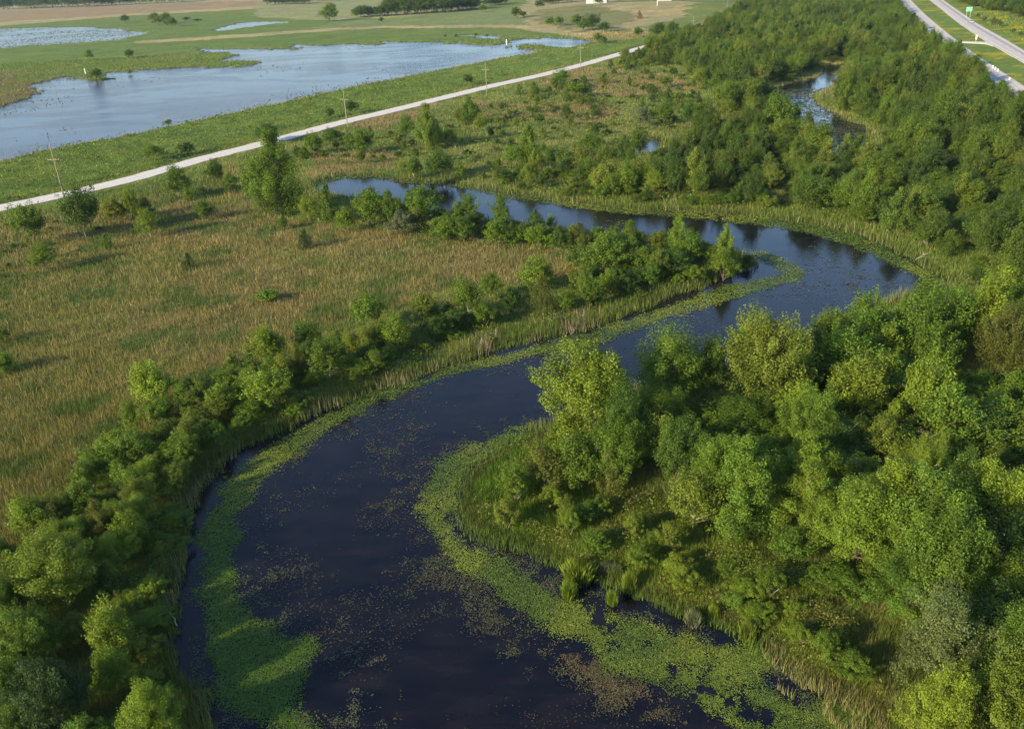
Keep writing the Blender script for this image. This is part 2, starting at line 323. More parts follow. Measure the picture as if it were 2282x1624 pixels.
    lr = inpoly(px, py, LOWR); c = np.array((.125, .21, .022)) * (1 - n2[..., None] * .6) + np.array((.20, .17, .05)) * n2[..., None] * .6; c = np.where((px < 1230)[..., None], np.array((.10, .175, .018)), c)
    col = np.where(lr[..., None], c, col)
    hw = inpoly(x, y, hwpoly) | (segdist(x, y, hwW) < 22)
    fl = sm(.55, .72, fbm(x, y, 7, 61))[..., None]; c = np.array((.13, .19, .035)) * (1 - fl) + np.array((.34, .29, .02)) * fl
    col = np.where(hw[..., None], c, col)
    a = (sm(.45, .6, fbm(x, y, 2.0, 63)) * .6 * (lr & (px < 1260)))[..., None]; col = col * (1 - a) + np.array((.05, .11, .015)) * a
    # wet mud / tan dead stalks at water edges
    a = (sm(2.2, .2, sd) * sm(-1, .2, sd))[..., None]; edge = np.where((strip | (D > 260))[..., None], np.array((.23, .18, .09)), np.array((.035, .028, .018)))
    col = col * (1 - a * .8) + edge * a * .8
    col = np.where((sd < 0)[..., None], np.array((.03, .026, .018)), col)
    return np.clip(col * (.86 + .28 * n3[..., None]), 0, 1)

# ------------------------------------------------------------------ ground and water
NR, NC = 640, 720
yy = 22 * np.exp(np.linspace(0, math.log(4500 / 22), NR)); tt = np.linspace(-1.5, 1.5, NC)
tt = np.sign(tt) * (np.abs(tt) / 1.5) ** 1.25 * 1.5
YY, TT = np.meshgrid(yy, tt, indexing='ij'); XX = TT * (YY + 15)
sd, wh = water_sd(XX.ravel(), YY.ravel()); x = XX.ravel(); y = YY.ravel()
Z = land_z(x, y, sd); colr = cover(x, y, sd)
idx = np.arange(NR * NC).reshape(NR, NC)
quads = np.stack([idx[:-1, :-1], idx[:-1, 1:], idx[1:, 1:], idx[1:, :-1]], -1).reshape(-1, 4)
tag(link('ground', mesh_np('ground', np.stack([x, y, Z], 1), quads, 4, M_ground, colr, smooth=True)), kind='structure')
for k, (n, w, amp, m) in enumerate(WW):
    near = (wh == k) & (sd < 5 + amp * .3)
    q = near[quads].any(1); f = quads[q]; uq, inv = np.unique(f, return_inverse=True)
    # keep clear of sheets already made: shrink by ownership (each vertex belongs to one water)
    tag(link(n, mesh_np(n, np.stack([x[uq], y[uq], np.full(len(uq), .002 * k)], 1), inv.reshape(-1, 4), 4, m)), kind='structure')
print('ground', round(time.time() - T0, 1))

def ribbon(name, L, R, z, m, sub=6):
    """road surface between two edge lines given in world points"""
    def rs(p, n):
        p = np.asarray(p); s = np.r_[0, np.cumsum(np.hypot(*np.diff(p, axis=0).T))]; t = np.linspace(0, s[-1], n); return np.stack([np.interp(t, s, p[:, 0]), np.interp(t, s, p[:, 1])], 1)
    n = sub * len(L); a = rs(L, n); b = rs(R, n); v = []; f = []
    for i in range(n): v += [(a[i][0], a[i][1], z), (b[i][0], b[i][1], z)]
    v += [(q[0], q[1], z - .5) for q in v]
    for i in range(n - 1):
        k = 2 * i; f.append((k, k + 1, k + 3, k + 2)); f.append((k + 2 * n, k, k + 2, k + 2 * n + 2)); f.append((k + 1, k + 2 * n + 1, k + 2 * n + 3, k + 3))
    me = bpy.data.meshes.new(name); me.from_pydata(v, [], f); me.materials.append(m); return tag(link(name, me), kind='structure')
def smoothline(p, n=200):
    p = np.asarray(p, float); s = np.r_[0, np.cumsum(np.hypot(*np.diff(p, axis=0).T))]; t = np.linspace(0, s[-1], n)
    q = np.stack([np.interp(t, s, p[:, 0]), np.interp(t, s, p[:, 1])], 1)
    for _ in range(12): q[1:-1] = (q[:-2] + 2 * q[1:-1] + q[2:]) / 4
    return q
def offset(p, d):
    t = np.gradient(p, axis=0); t /= np.hypot(t[:, 0], t[:, 1])[:, None]; return p + np.stack([-t[:, 1], t[:, 0]], 1) * (d if np.isscalar(d) else np.asarray(d)[:, None])
rc = smoothline(roadW, 700); wob = (fbm(rc[:, 0], rc[:, 1], 3, 71) - .5) * 1.6
ribbon('gravel_road', offset(rc, 3.4 + wob), offset(rc, -3.6 + wob), .86, M_gravel, 1)
M_track = mat('packed_gravel', (.66, .615, .58), .95, .12, 2.0)
for o_ in (-1.5, 1.1): ribbon('wheel_track', offset(rc, o_ + .35 + wob * .2), offset(rc, o_ - .35 + wob * .2), .864, M_track, 1)
lR = smoothline(toW(LC_R, .6), 160); lL = smoothline(toW(LC_L, .6), 160); aR = smoothline(toW(RC_R, .6), 160); aL = smoothline(toW(RC_L, .6), 160)
ribbon('near_carriageway', lL, lR, .62, M_conc, 1); ribbon('far_carriageway', aL, aR, .62, M_conc, 1)
def between(a, b, t): return a * (1 - t) + b * t
ribbon('worn_lane_strip', between(aL, aR, .56), between(aL, aR, .80), .626, M_asph, 1)
ribbon('worn_lane_strip', between(lL, lR, .30), between(lL, lR, .52), .626, M_asph, 1)
co = toW([(2134, 92), (2200, 94), (2215, 100)], .6); co2 = toW([(2136, 95), (2196, 97.5), (2213, 104)], .6)
ribbon('median_crossover', co, co2, .63, M_gravel, 4)
for a, b in ((aL, aR), (lL, lR)):
    s = np.hypot(*np.diff(between(a, b, .5), axis=0).T).mean(); st = max(1, int(round(12 / s)))
    mb = MB(); c = [between(a, b, .52), between(a, b, .545)]
    for i in range(0, len(a) - 1, st):
        e = c[0][i + 1] - c[0][i]; e = e / np.hypot(*e) * 4
        mb.poly([(*c[0][i], .634), (*c[1][i], .634), (*(c[1][i] + e), .634), (*(c[0][i] + e), .634)])
    tag(mb.build('lane_marking', M_white), kind='structure')
for a, b, t in ((aL, aR, .84), (aL, aR, .16), (lL, lR, .84), (lL, lR, .16)):
    tag(ribbon('edge_line', between(a, b, t), between(a, b, t + .016), .632, M_white, 1), kind='structure')

# ------------------------------------------------------------------ scattered blades, reeds and floating leaves
def scatter(n, y0, y1, tmax=.82):
    yv = y0 * np.exp(rng.random(n) * math.log(y1 / y0)); tv = (rng.random(n) * 2 - 1) * tmax
    return tv * (yv + 8), yv
def blades(name, x, y, z, h, w, col, m=M_grass, lean=.25, tipcol=None):
    n = len(x); a = rng.random(n) * math.tau; dx = np.cos(a) * w / 2; dy = np.sin(a) * w / 2; b = rng.random(n) * math.tau; l = lean * h * rng.random(n)
    v = np.empty((n, 3, 3)); v[:, 0] = np.stack([x - dx, y - dy, z], 1); v[:, 1] = np.stack([x + dx, y + dy, z], 1)
    v[:, 2] = np.stack([x + np.cos(b) * l, y + np.sin(b) * l, z + h], 1)
    cc = np.repeat(col[:, None, :], 3, 1)
    if tipcol is not None: cc[:, 2] = tipcol
    return tag(link(name, mesh_np(name, v.reshape(-1, 3), np.arange(n * 3).reshape(-1, 3), 3, m, cc.reshape(-1, 3))), kind='stuff')
x, y = scatter(1600000, 38, 620)
sd, wh = water_sd(x, y); px, py = PR(x, y)
rd = segdist(x, y, roadW); hw = inpoly(x, y, hwpoly)
D = np.sqrt(x * x + y * y + 2500)
mead = inpoly(px, py, M_NEAR); lr = inpoly(px, py, LOWR)
ok = (sd > .3) & (rd > 4.6 + rng.random(len(x)) * .8) & ~hw & (segdist(x, y, np.array(hwW)) > 5) & (px > -150) & (px < 2430) & (py < 1750)
x, y, sd, rd, D, mead, lr, px, py, wh_ = [q[ok] for q in (x, y, sd, rd, D, mead, lr, px, py, wh)]
z = land_z(x, y, sd); c = cover(x, y, sd)
n = len(x); j = rng.random(n)
strip = inpoly(px, py, COVER[-1][0])
# individual dry heads and green blades inside each patch
dry = (j < .32) & mead & (fbm(x, y, 7, 53) < .58); c[dry] = c[dry] * .4 + np.array((.35, .295, .125)) * .6
gr = (j > .52) & mead; c[gr] = c[gr] * .4 + np.array((.10, .15, .032)) * .6
dk = (j > .88) & mead & (fbm(x, y, 3, 55) > .5); c[dk] = (.05, .075, .025)
c *= (.62 + .8 * rng.random(n))[:, None]
hh = np.where(mead, .92, np.where(lr, np.where(px < 1230, .95, .8), np.where(strip, .5, .8))) * (.6 + .7 * rng.random(n)) * (.75 + .5 * fbm(x, y, 8, 81))
tanl = strip & (sd < 2.6) & (wh_ == 1) & (rng.random(n) < .75); c[tanl] = np.array((.34, .27, .14)) * .9; hh = np.where(tanl, .7, hh)
w = np.where(lr, .05, .052) * (D / 100) * (.7 + .6 * rng.random(n))
blades('meadow_grass', x, y, z - .05, hh, w, c, lean=.55, tipcol=np.clip(c * np.array((1.25, 1.15, 1.1)), 0, .8))
print('grass', n, round(time.time() - T0, 1))

# reeds along the oxbow banks
oxW = WW[0][1]
x, y = scatter(800000, 38, 330)
sd, wh = water_sd(x, y); px, py = PR(x, y)
band = np.where(fbm(x, y, 9, 91) > .42, 3.4, 1.2)
band = np.where((px > 1000) & (px < 1750) & (py > 560) & (py < 830), 4.6, band)
band = np.where(inpoly(px, py, [(1130,420),(1950,470),(2120,600),(2160,640),(2120,650),(1900,540),(1130,450)]), 6.0, band)
band = np.where(inpoly(px, py, [(560,850),(300,1200),(380,1624),(520,1624),(440,1100),(700,940)]), 1.5, band)
band = np.where((py > 960) & (px > 1000), .9, band)
ok = ((wh == 0) | (wh == 5) | (wh == 6)) & (sd > -.9 - .8 * (fbm(x, y, 3, 93) - .5) * 2) & (sd < band) & (rng.random(len(x)) < .8) & (px > -60) & (px < 2340)
extra = inpoly(px, py, [(1700,1450),(1760,1440),(1880,1500),(1960,1590),(1990,1660),(1930,1660),(1850,1600),(1720,1520)]) & (fbm(x, y, 2.2, 95) > .52)
ok |= extra
x, y, sd, px, py = x[ok], y[ok], sd[ok], px[ok], py[ok]; n = len(x); D = np.sqrt(x * x + y * y + 2500)
z = np.maximum(land_z(x, y, sd), -.05); j = rng.random(n); k = fbm(x, y, 5, 97)
c = np.where((j < .5)[:, None], np.array((.11, .175, .03)), np.array((.165, .20, .042)))
c = np.where(((j > .80) & (k > .5))[:, None], np.array((.34, .29, .15)), c)
pink = inpoly(px, py, [(1060,730),(1180,700),(1300,690),(1310,740),(1180,772),(1060,790)]) & (j > .5) & (k > .42); c[pink] = (.42, .30, .28)
ex = inpoly(px, py, [(1700,1430),(1960,1430),(1990,1660),(1700,1660)]) & (j > .35); c[ex] = (.30, .27, .12)
lb = inpoly(px, py, [(1010,800),(760,880),(560,970),(440,1070),(380,1150),(360,1500),(520,1640),(480,1100),(700,960),(1000,840)]) & (sd < 1.6) & (j > .6) & (k > .46); c[lb] = (.33, .27, .19)
c = c * (.7 + .6 * rng.random(n))[:, None]
hr = (1.0 + .8 * rng.random(n)) * (.55 + .9 * k); hr = np.where((py > 960) & (px > 1000), hr * .62, hr)
c = np.where(((py > 960) & (px > 1000) & ~ex)[:, None], np.array((.115, .185, .03)) * (.7 + .6 * rng.random(n))[:, None], c)
blades('reed_bed', x, y, z - .05, hr, .055 * (D / 100) * (.6 + .8 * rng.random(n)), c, lean=.35, tipcol=np.clip(c * 1.1, 0, .8))
print('reeds', n, round(time.time() - T0, 1))

# leafy undergrowth: low herbs and brambles along the banks and ditch
x, y = scatter(1500000, 38, 420); px, py = PR(x, y); ok = (px > -60) & (px < 2340) & (py < 1720); x, y, px, py = x[ok], y[ok], px[ok], py[ok]
sd, wh = water_sd(x, y); rd = segdist(x, y, roadW); kk = fbm(x, y, 3.2, 141, 4); D = np.sqrt(x * x + y * y + 2500)
z1 = inpoly(px, py, LOWR) | inpoly(px, py, [(990,1000),(1240,940),(1300,1100),(1240,1260),(1000,1240)])
z2 = inpoly(px, py, [(1100,690),(1000,740),(850,800),(700,880),(520,960),(380,1080),(300,1250),(280,1500),(300,1720),(520,1720),(440,1100),(700,950),(1100,790)]) 
z3 = inpoly(px, py, [(700,380),(1100,410),(1350,430),(1900,470),(2140,590),(2200,640),(2100,650),(1900,525),(1100,436),(700,400)])
z4 = inpoly(px, py, COVER[-1][0]) & (rd > 3.9) & (rd < 7.5 + 3 * kk)
z6 = inpoly(px, py, [(700,350),(1085,232),(1450,140),(1620,280),(1350,400),(1100,410),(700,390)]); z7 = inpoly(px, py, COVER[-1][0]) & (kk > .56)
z5 = inpoly(px, py, [(680,430),(960,500),(1250,540),(1500,560),(1660,580),(1560,640),(1300,720),(1150,740),(1250,660),(1250,580),(1000,535),(700,500)])
pr_ = sm(np.where(z1, .34, .42), np.where(z1, .48, .56), kk) * np.where(z1, .9, np.where(z2, .8, np.where(z3, .45, np.where(z5, .6, np.where(z4, .8, np.where(z6, .25, np.where(z7, .3, 0)))))))
ok = (sd > .4) & (rd > 4.0) & (rng.random(len(x)) < pr_); ok_ = ok; x, y, sd, kk, D, px, py, z1, z4 = [q[ok] for q in (x, y, sd, kk, D, px, py, z1, z4)]; n = len(x)
top = np.clip((kk - .40) * 7, .2, 1.5) * np.where(z4, .6, 1.0) * sm(.2, 2.0, sd); z = land_z(x, y, sd) + top * (.55 + .45 * rng.random(n))
t_ = fbm(x, y, 4.5, 145)[:, None]; c = np.array((.085, .15, .018)) * (1 - t_) + np.array((.165, .22, .024)) * t_; c = np.where((z4)[:, None], np.array((.055, .105, .02)), c); u6 = z6[ok_][:, None]; c = np.where(u6, c * .4 + np.array((.15, .18, .04)) * .6, c)
br = sm(.5, .62, fbm(x, y, 5, 147)) * z1; c = c * (1 - br[:, None] * .5) + np.array((.20, .15, .05)) * br[:, None] * .5; c[(rng.random(n) < .05)] = (.2, .16, .06); c *= (.6 + .8 * rng.random(n))[:, None]
s = .075 * (D / 80) * (.6 + .9 * rng.random(n)); nr = rng.normal(0, 1, (n, 3)); nr[:, 2] = np.abs(nr[:, 2]) + .6; nr /= np.linalg.norm(nr, axis=1)[:, None]
t = np.cross(nr, rng.normal(0, 1, (n, 3))); t /= np.linalg.norm(t, axis=1)[:, None]; b = np.cross(nr, t); pos = np.stack([x, y, z], 1); s = s[:, None]
v = np.stack([pos + t * s, pos + b * s * .6, pos - t * s, pos - b * s * .6], 1)
tag(link('undergrowth', mesh_np('undergrowth', v.reshape(-1, 3), np.arange(n * 4).reshape(-1, 4), 4, M_grass, np.repeat(c, 4, 0))), kind='stuff')
print('undergrowth', n, round(time.time() - T0, 1))

# floating leaves
MATS = [
 [(1672,560),(1700,558),(1745,578),(1790,605),(1780,625),(1720,642),(1640,664),(1560,690),(1480,710),(1400,738),(1310,765),(1240,782),(1180,792),(1100,812),(1010,836),(960,850),(925,866),(850,892),(790,922),(730,955),(690,985),(640,1020),(600,1060),(560,1100),(530,1150),(525,1200),(520,1260),(525,1330),(560,1370),(600,1395),(640,1430),(692,1462),(680,1492),(640,1540),(650,1580),(700,1640),(640,1640),(560,1600),(500,1540),(478,1470),(472,1400),(456,1350),(443,1280),(455,1180),(490,1110),(530,1050),(580,1010),(640,975),(700,945),(790,895),(860,868),(930,845),(980,828),(1060,800),(1180,776),(1240,756),(1300,742),(1380,718),(1450,695),(1530,672),(1600,640),(1700,622),(1745,606),(1700,580)],
 [(1215,940),(1150,958),(1080,980),(1010,1005),(965,1035),(955,1080),(935,1130),(950,1170),(985,1200),(1020,1250),(1060,1290),(1100,1330),(1150,1360),(1220,1400),(1300,1440),(1330,1480),(1400,1500),(1500,1530),(1560,1560),(1600,1590),(1660,1660),(1850,1660),(1800,1600),(1760,1575),(1700,1560),(1680,1520),(1720,1480),(1690,1450),(1600,1440),(1500,1405),(1400,1375),(1290,1352),(1220,1330),(1160,1290),(1100,1250),(1045,1215),(1005,1172),(1002,1130),(1030,1078),(1075,1030),(1150,996),(1215,962)],
 [(695,425),(705,400),(765,388),(830,387),(880,395),(930,402),(1000,405),(1060,412),(1140,428),(1240,442),(1340,455),(1430,462),(1530,465),(1640,473),(1750,485),(1850,500),(1900,514),(1960,545),(2010,572),(2060,602),(2105,628),(2085,640),(2040,620),(1990,592),(1940,565),(1890,545),(1800,518),(1720,505),(1650,498),(1560,488),(1480,481),(1400,478),(1320,470),(1240,459),(1140,442),(1060,424),(1000,415),(930,411),(880,404),(830,397),(765,398),(725,405),(705,425)],
 [(1860,1560),(1940,1575),(1990,1640),(1900,1650),(1790,1600)],
 [(1741,232),(1790,228),(1800,238),(1765,246)], [(1690,203),(1761,189),(1821,176),(1840,165),(1840,170),(1780,194),(1700,208)], [(1415,309),(1466,310),(1460,315),(1415,315)],
]
SPARSE = [([(1260,492),(1330,485),(1400,492),(1390,505),(1310,512),(1262,508)], .40, 0), ([(700,950),(1100,820),(1230,870),(1150,950),(960,1030),(850,1130),(640,1240),(600,1120)], .17, 1),
 ([(1240,900),(1230,950),(1010,1000),(930,1080),(860,1160),(820,1150),(900,1050),(1000,960),(1120,915)], .42, 1), ([(930,1190),(1000,1230),(1100,1350),(1300,1460),(1420,1520),(1600,1600),(1640,1660),(1560,1660),(1300,1540),(1100,1440),(960,1350),(910,1260)], .55, 1),
 ([(530,1180),(600,1180),(620,1300),(640,1400),(720,1460),(850,1460),(840,1600),(900,1660),(640,1660),(560,1380)], .38, 2), ([(1200,1440),(1340,1480),(1480,1560),(1500,1600),(1250,1500)], .75, 3),
 ([(1480,640),(1800,600),(1980,620),(1900,680),(1500,720),(1300,790),(1150,800)], .14, 1), ([(1780,520),(2000,590),(2060,640),(1900,640),(1850,560)], .28, 1),
 ([(690,950),(1100,800),(1500,700),(1700,640),(1800,540),(2090,620),(1900,690),(1500,780),(1230,870),(1240,920),(960,1100),(950,1200),(1100,1400),(1400,1560),(1500,1660),(660,1660),(700,1480),(540,1360),(530,1160)], .20, 1),
 ([(530,1060),(700,980),(720,1020),(600,1120),(540,1180)], .4, 3), ([(1000,1180),(1250,1290),(1700,1450),(1850,1580),(1700,1600),(1250,1380),(1000,1230)], .6, 2),
 ([(1741,205),(1840,165),(1880,150),(1850,215),(1830,240),(1930,285),(1920,360),(1840,330),(1740,260)], .75, 1), ([(400,1150),(470,1080),(470,1200),(440,1400),(560,1624),(460,1640),(380,1400)], .3, 2)]
x, y = scatter(3600000, 40, 330, .74)
px, py = PR(x, y, 0); ok = (px > -20) & (px < 2300) & (py < 1680)
x, y, px, py = x[ok], y[ok], px[ok], py[ok]
sd, wh = water_sd(x, y); ok = (sd < -.1); x, y, sd, wh, px, py = [q[ok] for q in (x, y, sd, wh, px, py)]
jg = .16 + .5 * fbm(x, y, 6, 107)
qx, qy = PR(x + (fbm(x, y, 3, 101) - .5) * 2.8 + rng.normal(0, 1, len(x)) * jg, y + (fbm(x, y, 3, 105) - .5) * 2.8 + rng.normal(0, 1, len(x)) * jg, 0)
k = fbm(x, y, 1.2, 111, 3); kk = fbm(x, y, 7, 113)
keep = np.zeros(len(x), bool); cls = np.zeros(len(x), int)
for poly, dn, cl in SPARSE:
    pr_ = sm(.66 - dn * .45, .86 - dn * .3, k * .6 + kk * .4) * (dn * .85 + .06) + (.035 * sm(.42, .62, kk) if dn == .20 else 0)
    q = inpoly(qx, qy, poly) & (rng.random(len(x)) < pr_); keep |= q; cls[q] = cl + 1
for m_, poly in enumerate(MATS):
    q = inpoly(qx, qy, poly) & (rng.random(len(x)) < sm(.24 + .05 * (m_ == 1) if m_ in (1, 2) else .04, .44 + .08 * (m_ == 1) if m_ in (1, 2) else .24, k * .5 + kk * .5) * .93); keep |= q; cls[q] = 10 + m_
x, y, px, py, cls, kk, k = [q[keep] for q in (x, y, px, py, cls, kk, k)]; n = len(x); D = np.sqrt(x * x + y * y + 2500)
c = np.empty((n, 3)); c[:] = (.10, .155, .025); j = rng.random(n)
g = cls >= 10; yl = sm(.36, .58, fbm(x, y, 10, 121))[:, None]; c = np.where(g[:, None], c * (1 - yl) + np.array((.19, .235, .030)) * yl, c)
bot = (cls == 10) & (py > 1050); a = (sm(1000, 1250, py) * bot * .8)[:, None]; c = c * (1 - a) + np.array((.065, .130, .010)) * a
c[(cls == 2)] = (.075, .08, .04); c[(cls == 3)] = (.075, .10, .05); c[cls == 4] = (.13, .10, .045); c[(cls > 1) & (cls < 10) & (j > .88)] = (.13, .15, .055); c[cls == 1] = (.16, .2, .07)
c[(cls > 1) & (cls < 10) & (j < .12)] = (.14, .075, .05)
c *= (.65 + .7 * rng.random(n))[:, None]
s = .048 * (D / 75) * (.6 + .9 * rng.random(n)); a = rng.random(n) * math.tau; tl = rng.normal(0, .22, (n, 2)) * s[:, None]
v = np.empty((n, 4, 3)); zz = .03 + rng.random(n) * .04
for q, (e, g2) in enumerate(((1, 0), (0, .8), (-1, 0), (0, -.8))):
    dx = (np.cos(a) * e - np.sin(a) * g2) * s; dy = (np.sin(a) * e + np.cos(a) * g2) * s
    v[:, q] = np.stack([x + dx, y + dy, zz + np.abs(tl[:, 0]) + e * tl[:, 0] * .8 + g2 * tl[:, 1] * .8], 1)
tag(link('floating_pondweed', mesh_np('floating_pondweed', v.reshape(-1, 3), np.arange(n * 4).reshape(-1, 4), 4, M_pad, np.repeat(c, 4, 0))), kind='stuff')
print('pads', n, round(time.time() - T0, 1))

x, y = scatter(900000, 180, 2200, .75); px, py = PR(x, y, 0); ok = (px > -20) & (px < 1400) & (py < 420) & (py > -5); x, y = x[ok], y[ok]
sd, wh = water_sd(x, y); px, py = PR(x, y, 0); D = np.sqrt(x * x + y * y + 2500)
st = fbm(x, y, 3, 131, 3) * .4 + fbm(x, y, 40, 133, 2) * .6; rd = segdist(x, y, roadW)
pr_ = sm(.50, .62, st - .004 * np.clip(-sd, 0, 60) * (wh == 1) + .05 * (wh > 1)) * np.where(wh > 1, .5, .14)
pr_ = np.where((wh == 1) & (rd < 60) & (sd < -8), pr_ * .15, pr_)
ok = ((wh >= 1) & (wh <= 4)) & (((sd < -.3) & (rng.random(len(x)) < pr_)) | ((sd >= -.3) & (sd < 5) & (rd > 8) & (rng.random(len(x)) < .25)))
x, y, D, sd = x[ok], y[ok], D[ok], sd[ok]; n = len(x); j = rng.random(n); c = np.empty((n, 3)); c[:] = (.13, .165, .05); c[j > .6] = (.17, .17, .08); c[j > .85] = (.09, .12, .04); c *= (.7 + .6 * rng.random(n))[:, None]
blades('marsh_grass', x, y, np.maximum(0, land_z(x, y, sd) - .05), .12 + .25 * rng.random(n) * (1 + 2.5 * (sd > 0)), .0011 * D * (.6 + rng.random(n)), c, tipcol=c)
print('marsh', n, round(time.time() - T0, 1))

# ------------------------------------------------------------------ tree prototypes (height 1, width 1)
def make_crown(kind, nleaf, seed, leaf):
    R = np.random.default_rng(seed); cen = []; rad = []; axis = []
    if kind in ('round', 'shrub', 'feather'):
        K = {'round': 210, 'shrub': 110, 'feather': 130}[kind]
        lo = {'round': .07, 'shrub': .0, 'feather': .05}[kind]
        nl = R.integers(4, 8); lob = R.normal(0, 1, (nl, 3)); lob /= np.linalg.norm(lob, axis=1)[:, None]
        for i in range(K):
            d = R.normal(0, 1, 3); d[2] = abs(d[2]) * 1.3 - .62 if kind != 'shrub' else abs(d[2]) * 1.2 - .4; d /= np.linalg.norm(d)
            e = .60 + .48 * max(0, (lob @ d).max()) ** 3 + R.normal(0, .07)
            f = (R.random() ** .38) * e
            zc = lo + (1 - lo) * .45; rz = (1 - lo) * .52
            p = np.array([d[0] * .47 * f, d[1] * .47 * f, zc + d[2] * rz * f])
            if kind == 'feather': p[:2] *= 1.12 - .35 * max(0, p[2])
            cen.append(p); rad.append(R.uniform(.035, .082) * (1 if kind != 'feather' else .9)); ax = np.array([d[0], d[1], max(d[2], 0)]) * .75 + np.array([0, 0, .55]); axis.append(ax / np.linalg.norm(ax))
        for i in range(6): cen.append(np.array([R.normal(0, .08), R.normal(0, .08), lo + (1 - lo) * R.uniform(.3, .8)])); rad.append(.15); axis.append(np.array([0, 0, 1.]))
    elif kind == 'upright':
        for i in range(60):
            h = R.random() ** .8; r = .46 * (1 - h) ** .62 * (.35 + .65 * min(1, h * 5 + .2)) * R.uniform(.5, 1.08); a = R.random() * math.tau
            cen.append(np.array([math.cos(a) * r, math.sin(a) * r, .1 + .88 * h])); rad.append(.05 + .065 * (1 - h)); ax = np.array([math.cos(a), math.sin(a), .9]); axis.append(ax / np.linalg.norm(ax))
        for i in range(8): cen.append(np.array([0, 0, .15 + .1 * i])); rad.append(.10); axis.append(np.array([0, 0, 1.]))
    elif kind == 'cedar':
        for i in range(110):
            h = R.random() ** .9; r = .45 * (1 - h ** 1.7) ** .8 * R.uniform(.55, 1.05); a = R.random() * math.tau
            cen.append(np.array([math.cos(a) * r, math.sin(a) * r, .04 + .9 * h])); rad.append(.045 + .04 * (1 - h)); ax = np.array([math.cos(a) * .7, math.sin(a) * .7, 1.]); axis.append(ax / np.linalg.norm(ax))
        for i in range(7): cen.append(np.array([0, 0, .12 + .1 * i])); rad.append(.14); axis.append(np.array([0, 0, 1.]))
    cen = np.array(cen); rad = np.array(rad); axis = np.array(axis); K = len(cen)
    wgt = rad ** 2; w = R.choice(K, nleaf, p=wgt / wgt.sum())
    d = R.normal(0, 1, (nleaf, 3)); d /= np.linalg.norm(d, axis=1)[:, None]; rr = rad[w] * (R.random(nleaf) ** .35)
    ax = axis[w]; al = (d * ax).sum(1)[:, None]; el = {'round': .55, 'shrub': .45, 'feather': .9, 'upright': .8, 'cedar': 1.1}[kind]
    pos = cen[w] + (d + al * ax * el) * rr[:, None]
    stray = R.random(nleaf) < .06; pos[stray] += R.normal(0, .025, (stray.sum(), 3))
    nrm = d * .55 + ax * .35 + np.array([0, 0, .35]) + R.normal(0, .55, (nleaf, 3)); nrm /= np.linalg.norm(nrm, axis=1)[:, None]
    t = np.cross(nrm, R.normal(0, 1, (nleaf, 3))); t /= np.linalg.norm(t, axis=1)[:, None]; b = np.cross(nrm, t)
    sz = leaf * R.uniform(.6, 1.35, nleaf)[:, None]; asp = .62 if kind != 'cedar' else .42
    v = np.stack([pos + t * sz, pos + b * sz * asp + nrm * sz * .15, pos - t * sz, pos - b * sz * asp + nrm * sz * .15], 1)
    pos2 = v.reshape(-1, 3)
    mx = np.percentile(np.abs(pos2[:, :2]), 99.3); zt = np.percentile(pos2[:, 2], 99.8); pos2[:, :2] *= .5 / mx; pos2[:, 2] = np.maximum(pos2[:, 2] / zt, .002)
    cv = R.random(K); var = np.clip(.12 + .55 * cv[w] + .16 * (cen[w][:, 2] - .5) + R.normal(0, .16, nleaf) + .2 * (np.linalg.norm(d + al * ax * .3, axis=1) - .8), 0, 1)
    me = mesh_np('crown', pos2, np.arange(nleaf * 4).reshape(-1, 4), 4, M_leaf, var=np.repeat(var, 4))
    return me, cen / np.array([mx * 2, mx * 2, zt])
def make_trunk(kind, cen, seed, r=.022, m=M_bark, limbs=14):
    R = random.Random(seed); mb = MB(); top = .85 if kind in ('upright', 'cedar') else .62
    n = 7; path = [Vector((R.uniform(-.012, .012) * i, R.uniform(-.012, .012) * i, top * i / (n - 1))) for i in range(n)]
    if kind == 'shrub':
        for i in range(5):
            c = cen[R.randrange(len(cen))]; mb.tube([(0, 0, -.02), tuple(c * .5), tuple(c)], [r * .8, r * .55, r * .2], 5)
    else:
        mb.tube(path if kind != 'x' else path, [r * (1 - .75 * i / (n - 1)) for i in range(n)], 7)
        for i in range(limbs):
            c = Vector(cen[R.randrange(len(cen))]); s = min(max(c.z - .12 - .25 * c.xy.length, .12), top * .95); k = s / top * (n - 1); p = path[int(k)].lerp(path[min(int(k) + 1, n - 1)], k - int(k))
            mid = p.lerp(c, .5) + Vector((0, 0, -.02)); mb.tube([p, mid, c], [r * .45, r * .3, r * .1], 5)
    return mb.mesh('trunk', m)
PROTO = {}
def proto(kind, lod, v):
    key = (kind, lod, v)
    if key not in PROTO:
        nl, leaf = {'hi': (36000, .0090), 'mid': (10500, .0152), 'lo': (1800, .034)}[lod]
        if kind == 'cedar': nl = int(nl * 1.2); leaf *= .9
        if kind == 'feather': nl = int(nl * .8); leaf *= .85
        me, cen = make_crown(kind, nl, 100 + v * 13 + len(kind) * 7, leaf)
        PROTO[key] = (me, make_trunk(kind, cen, 5 + v, .02 if kind != 'cedar' else .016, M_bark2 if (v % 3 == 2) else M_bark, 14 if lod != 'lo' else 5))
    return PROTO[key]
CROWNS = {}
def add_tree(name, cat, kind, x, y, z, h, w, color, label, group=None, lod='mid', v=None):
    v = rng.integers(0, 4 if lod != 'lo' else 3) if v is None else v
    cm, tm = proto(kind, lod, int(v))
    e = empty(name, (x, y, z), rng.random() * math.tau); e.scale = (w, w, h); tag(e, label, cat, group)
    c = link('crown', cm, e); jit = 1 + rng.normal(0, .08); c.color = (color[0] * jit * (1 + rng.normal(0, .04)), color[1] * jit, color[2] * jit, 1)
    link('trunk' if kind != 'shrub' else 'stem', tm, e)
    CROWNS.setdefault((kind, lod), {})[int(v)] = c
    return e
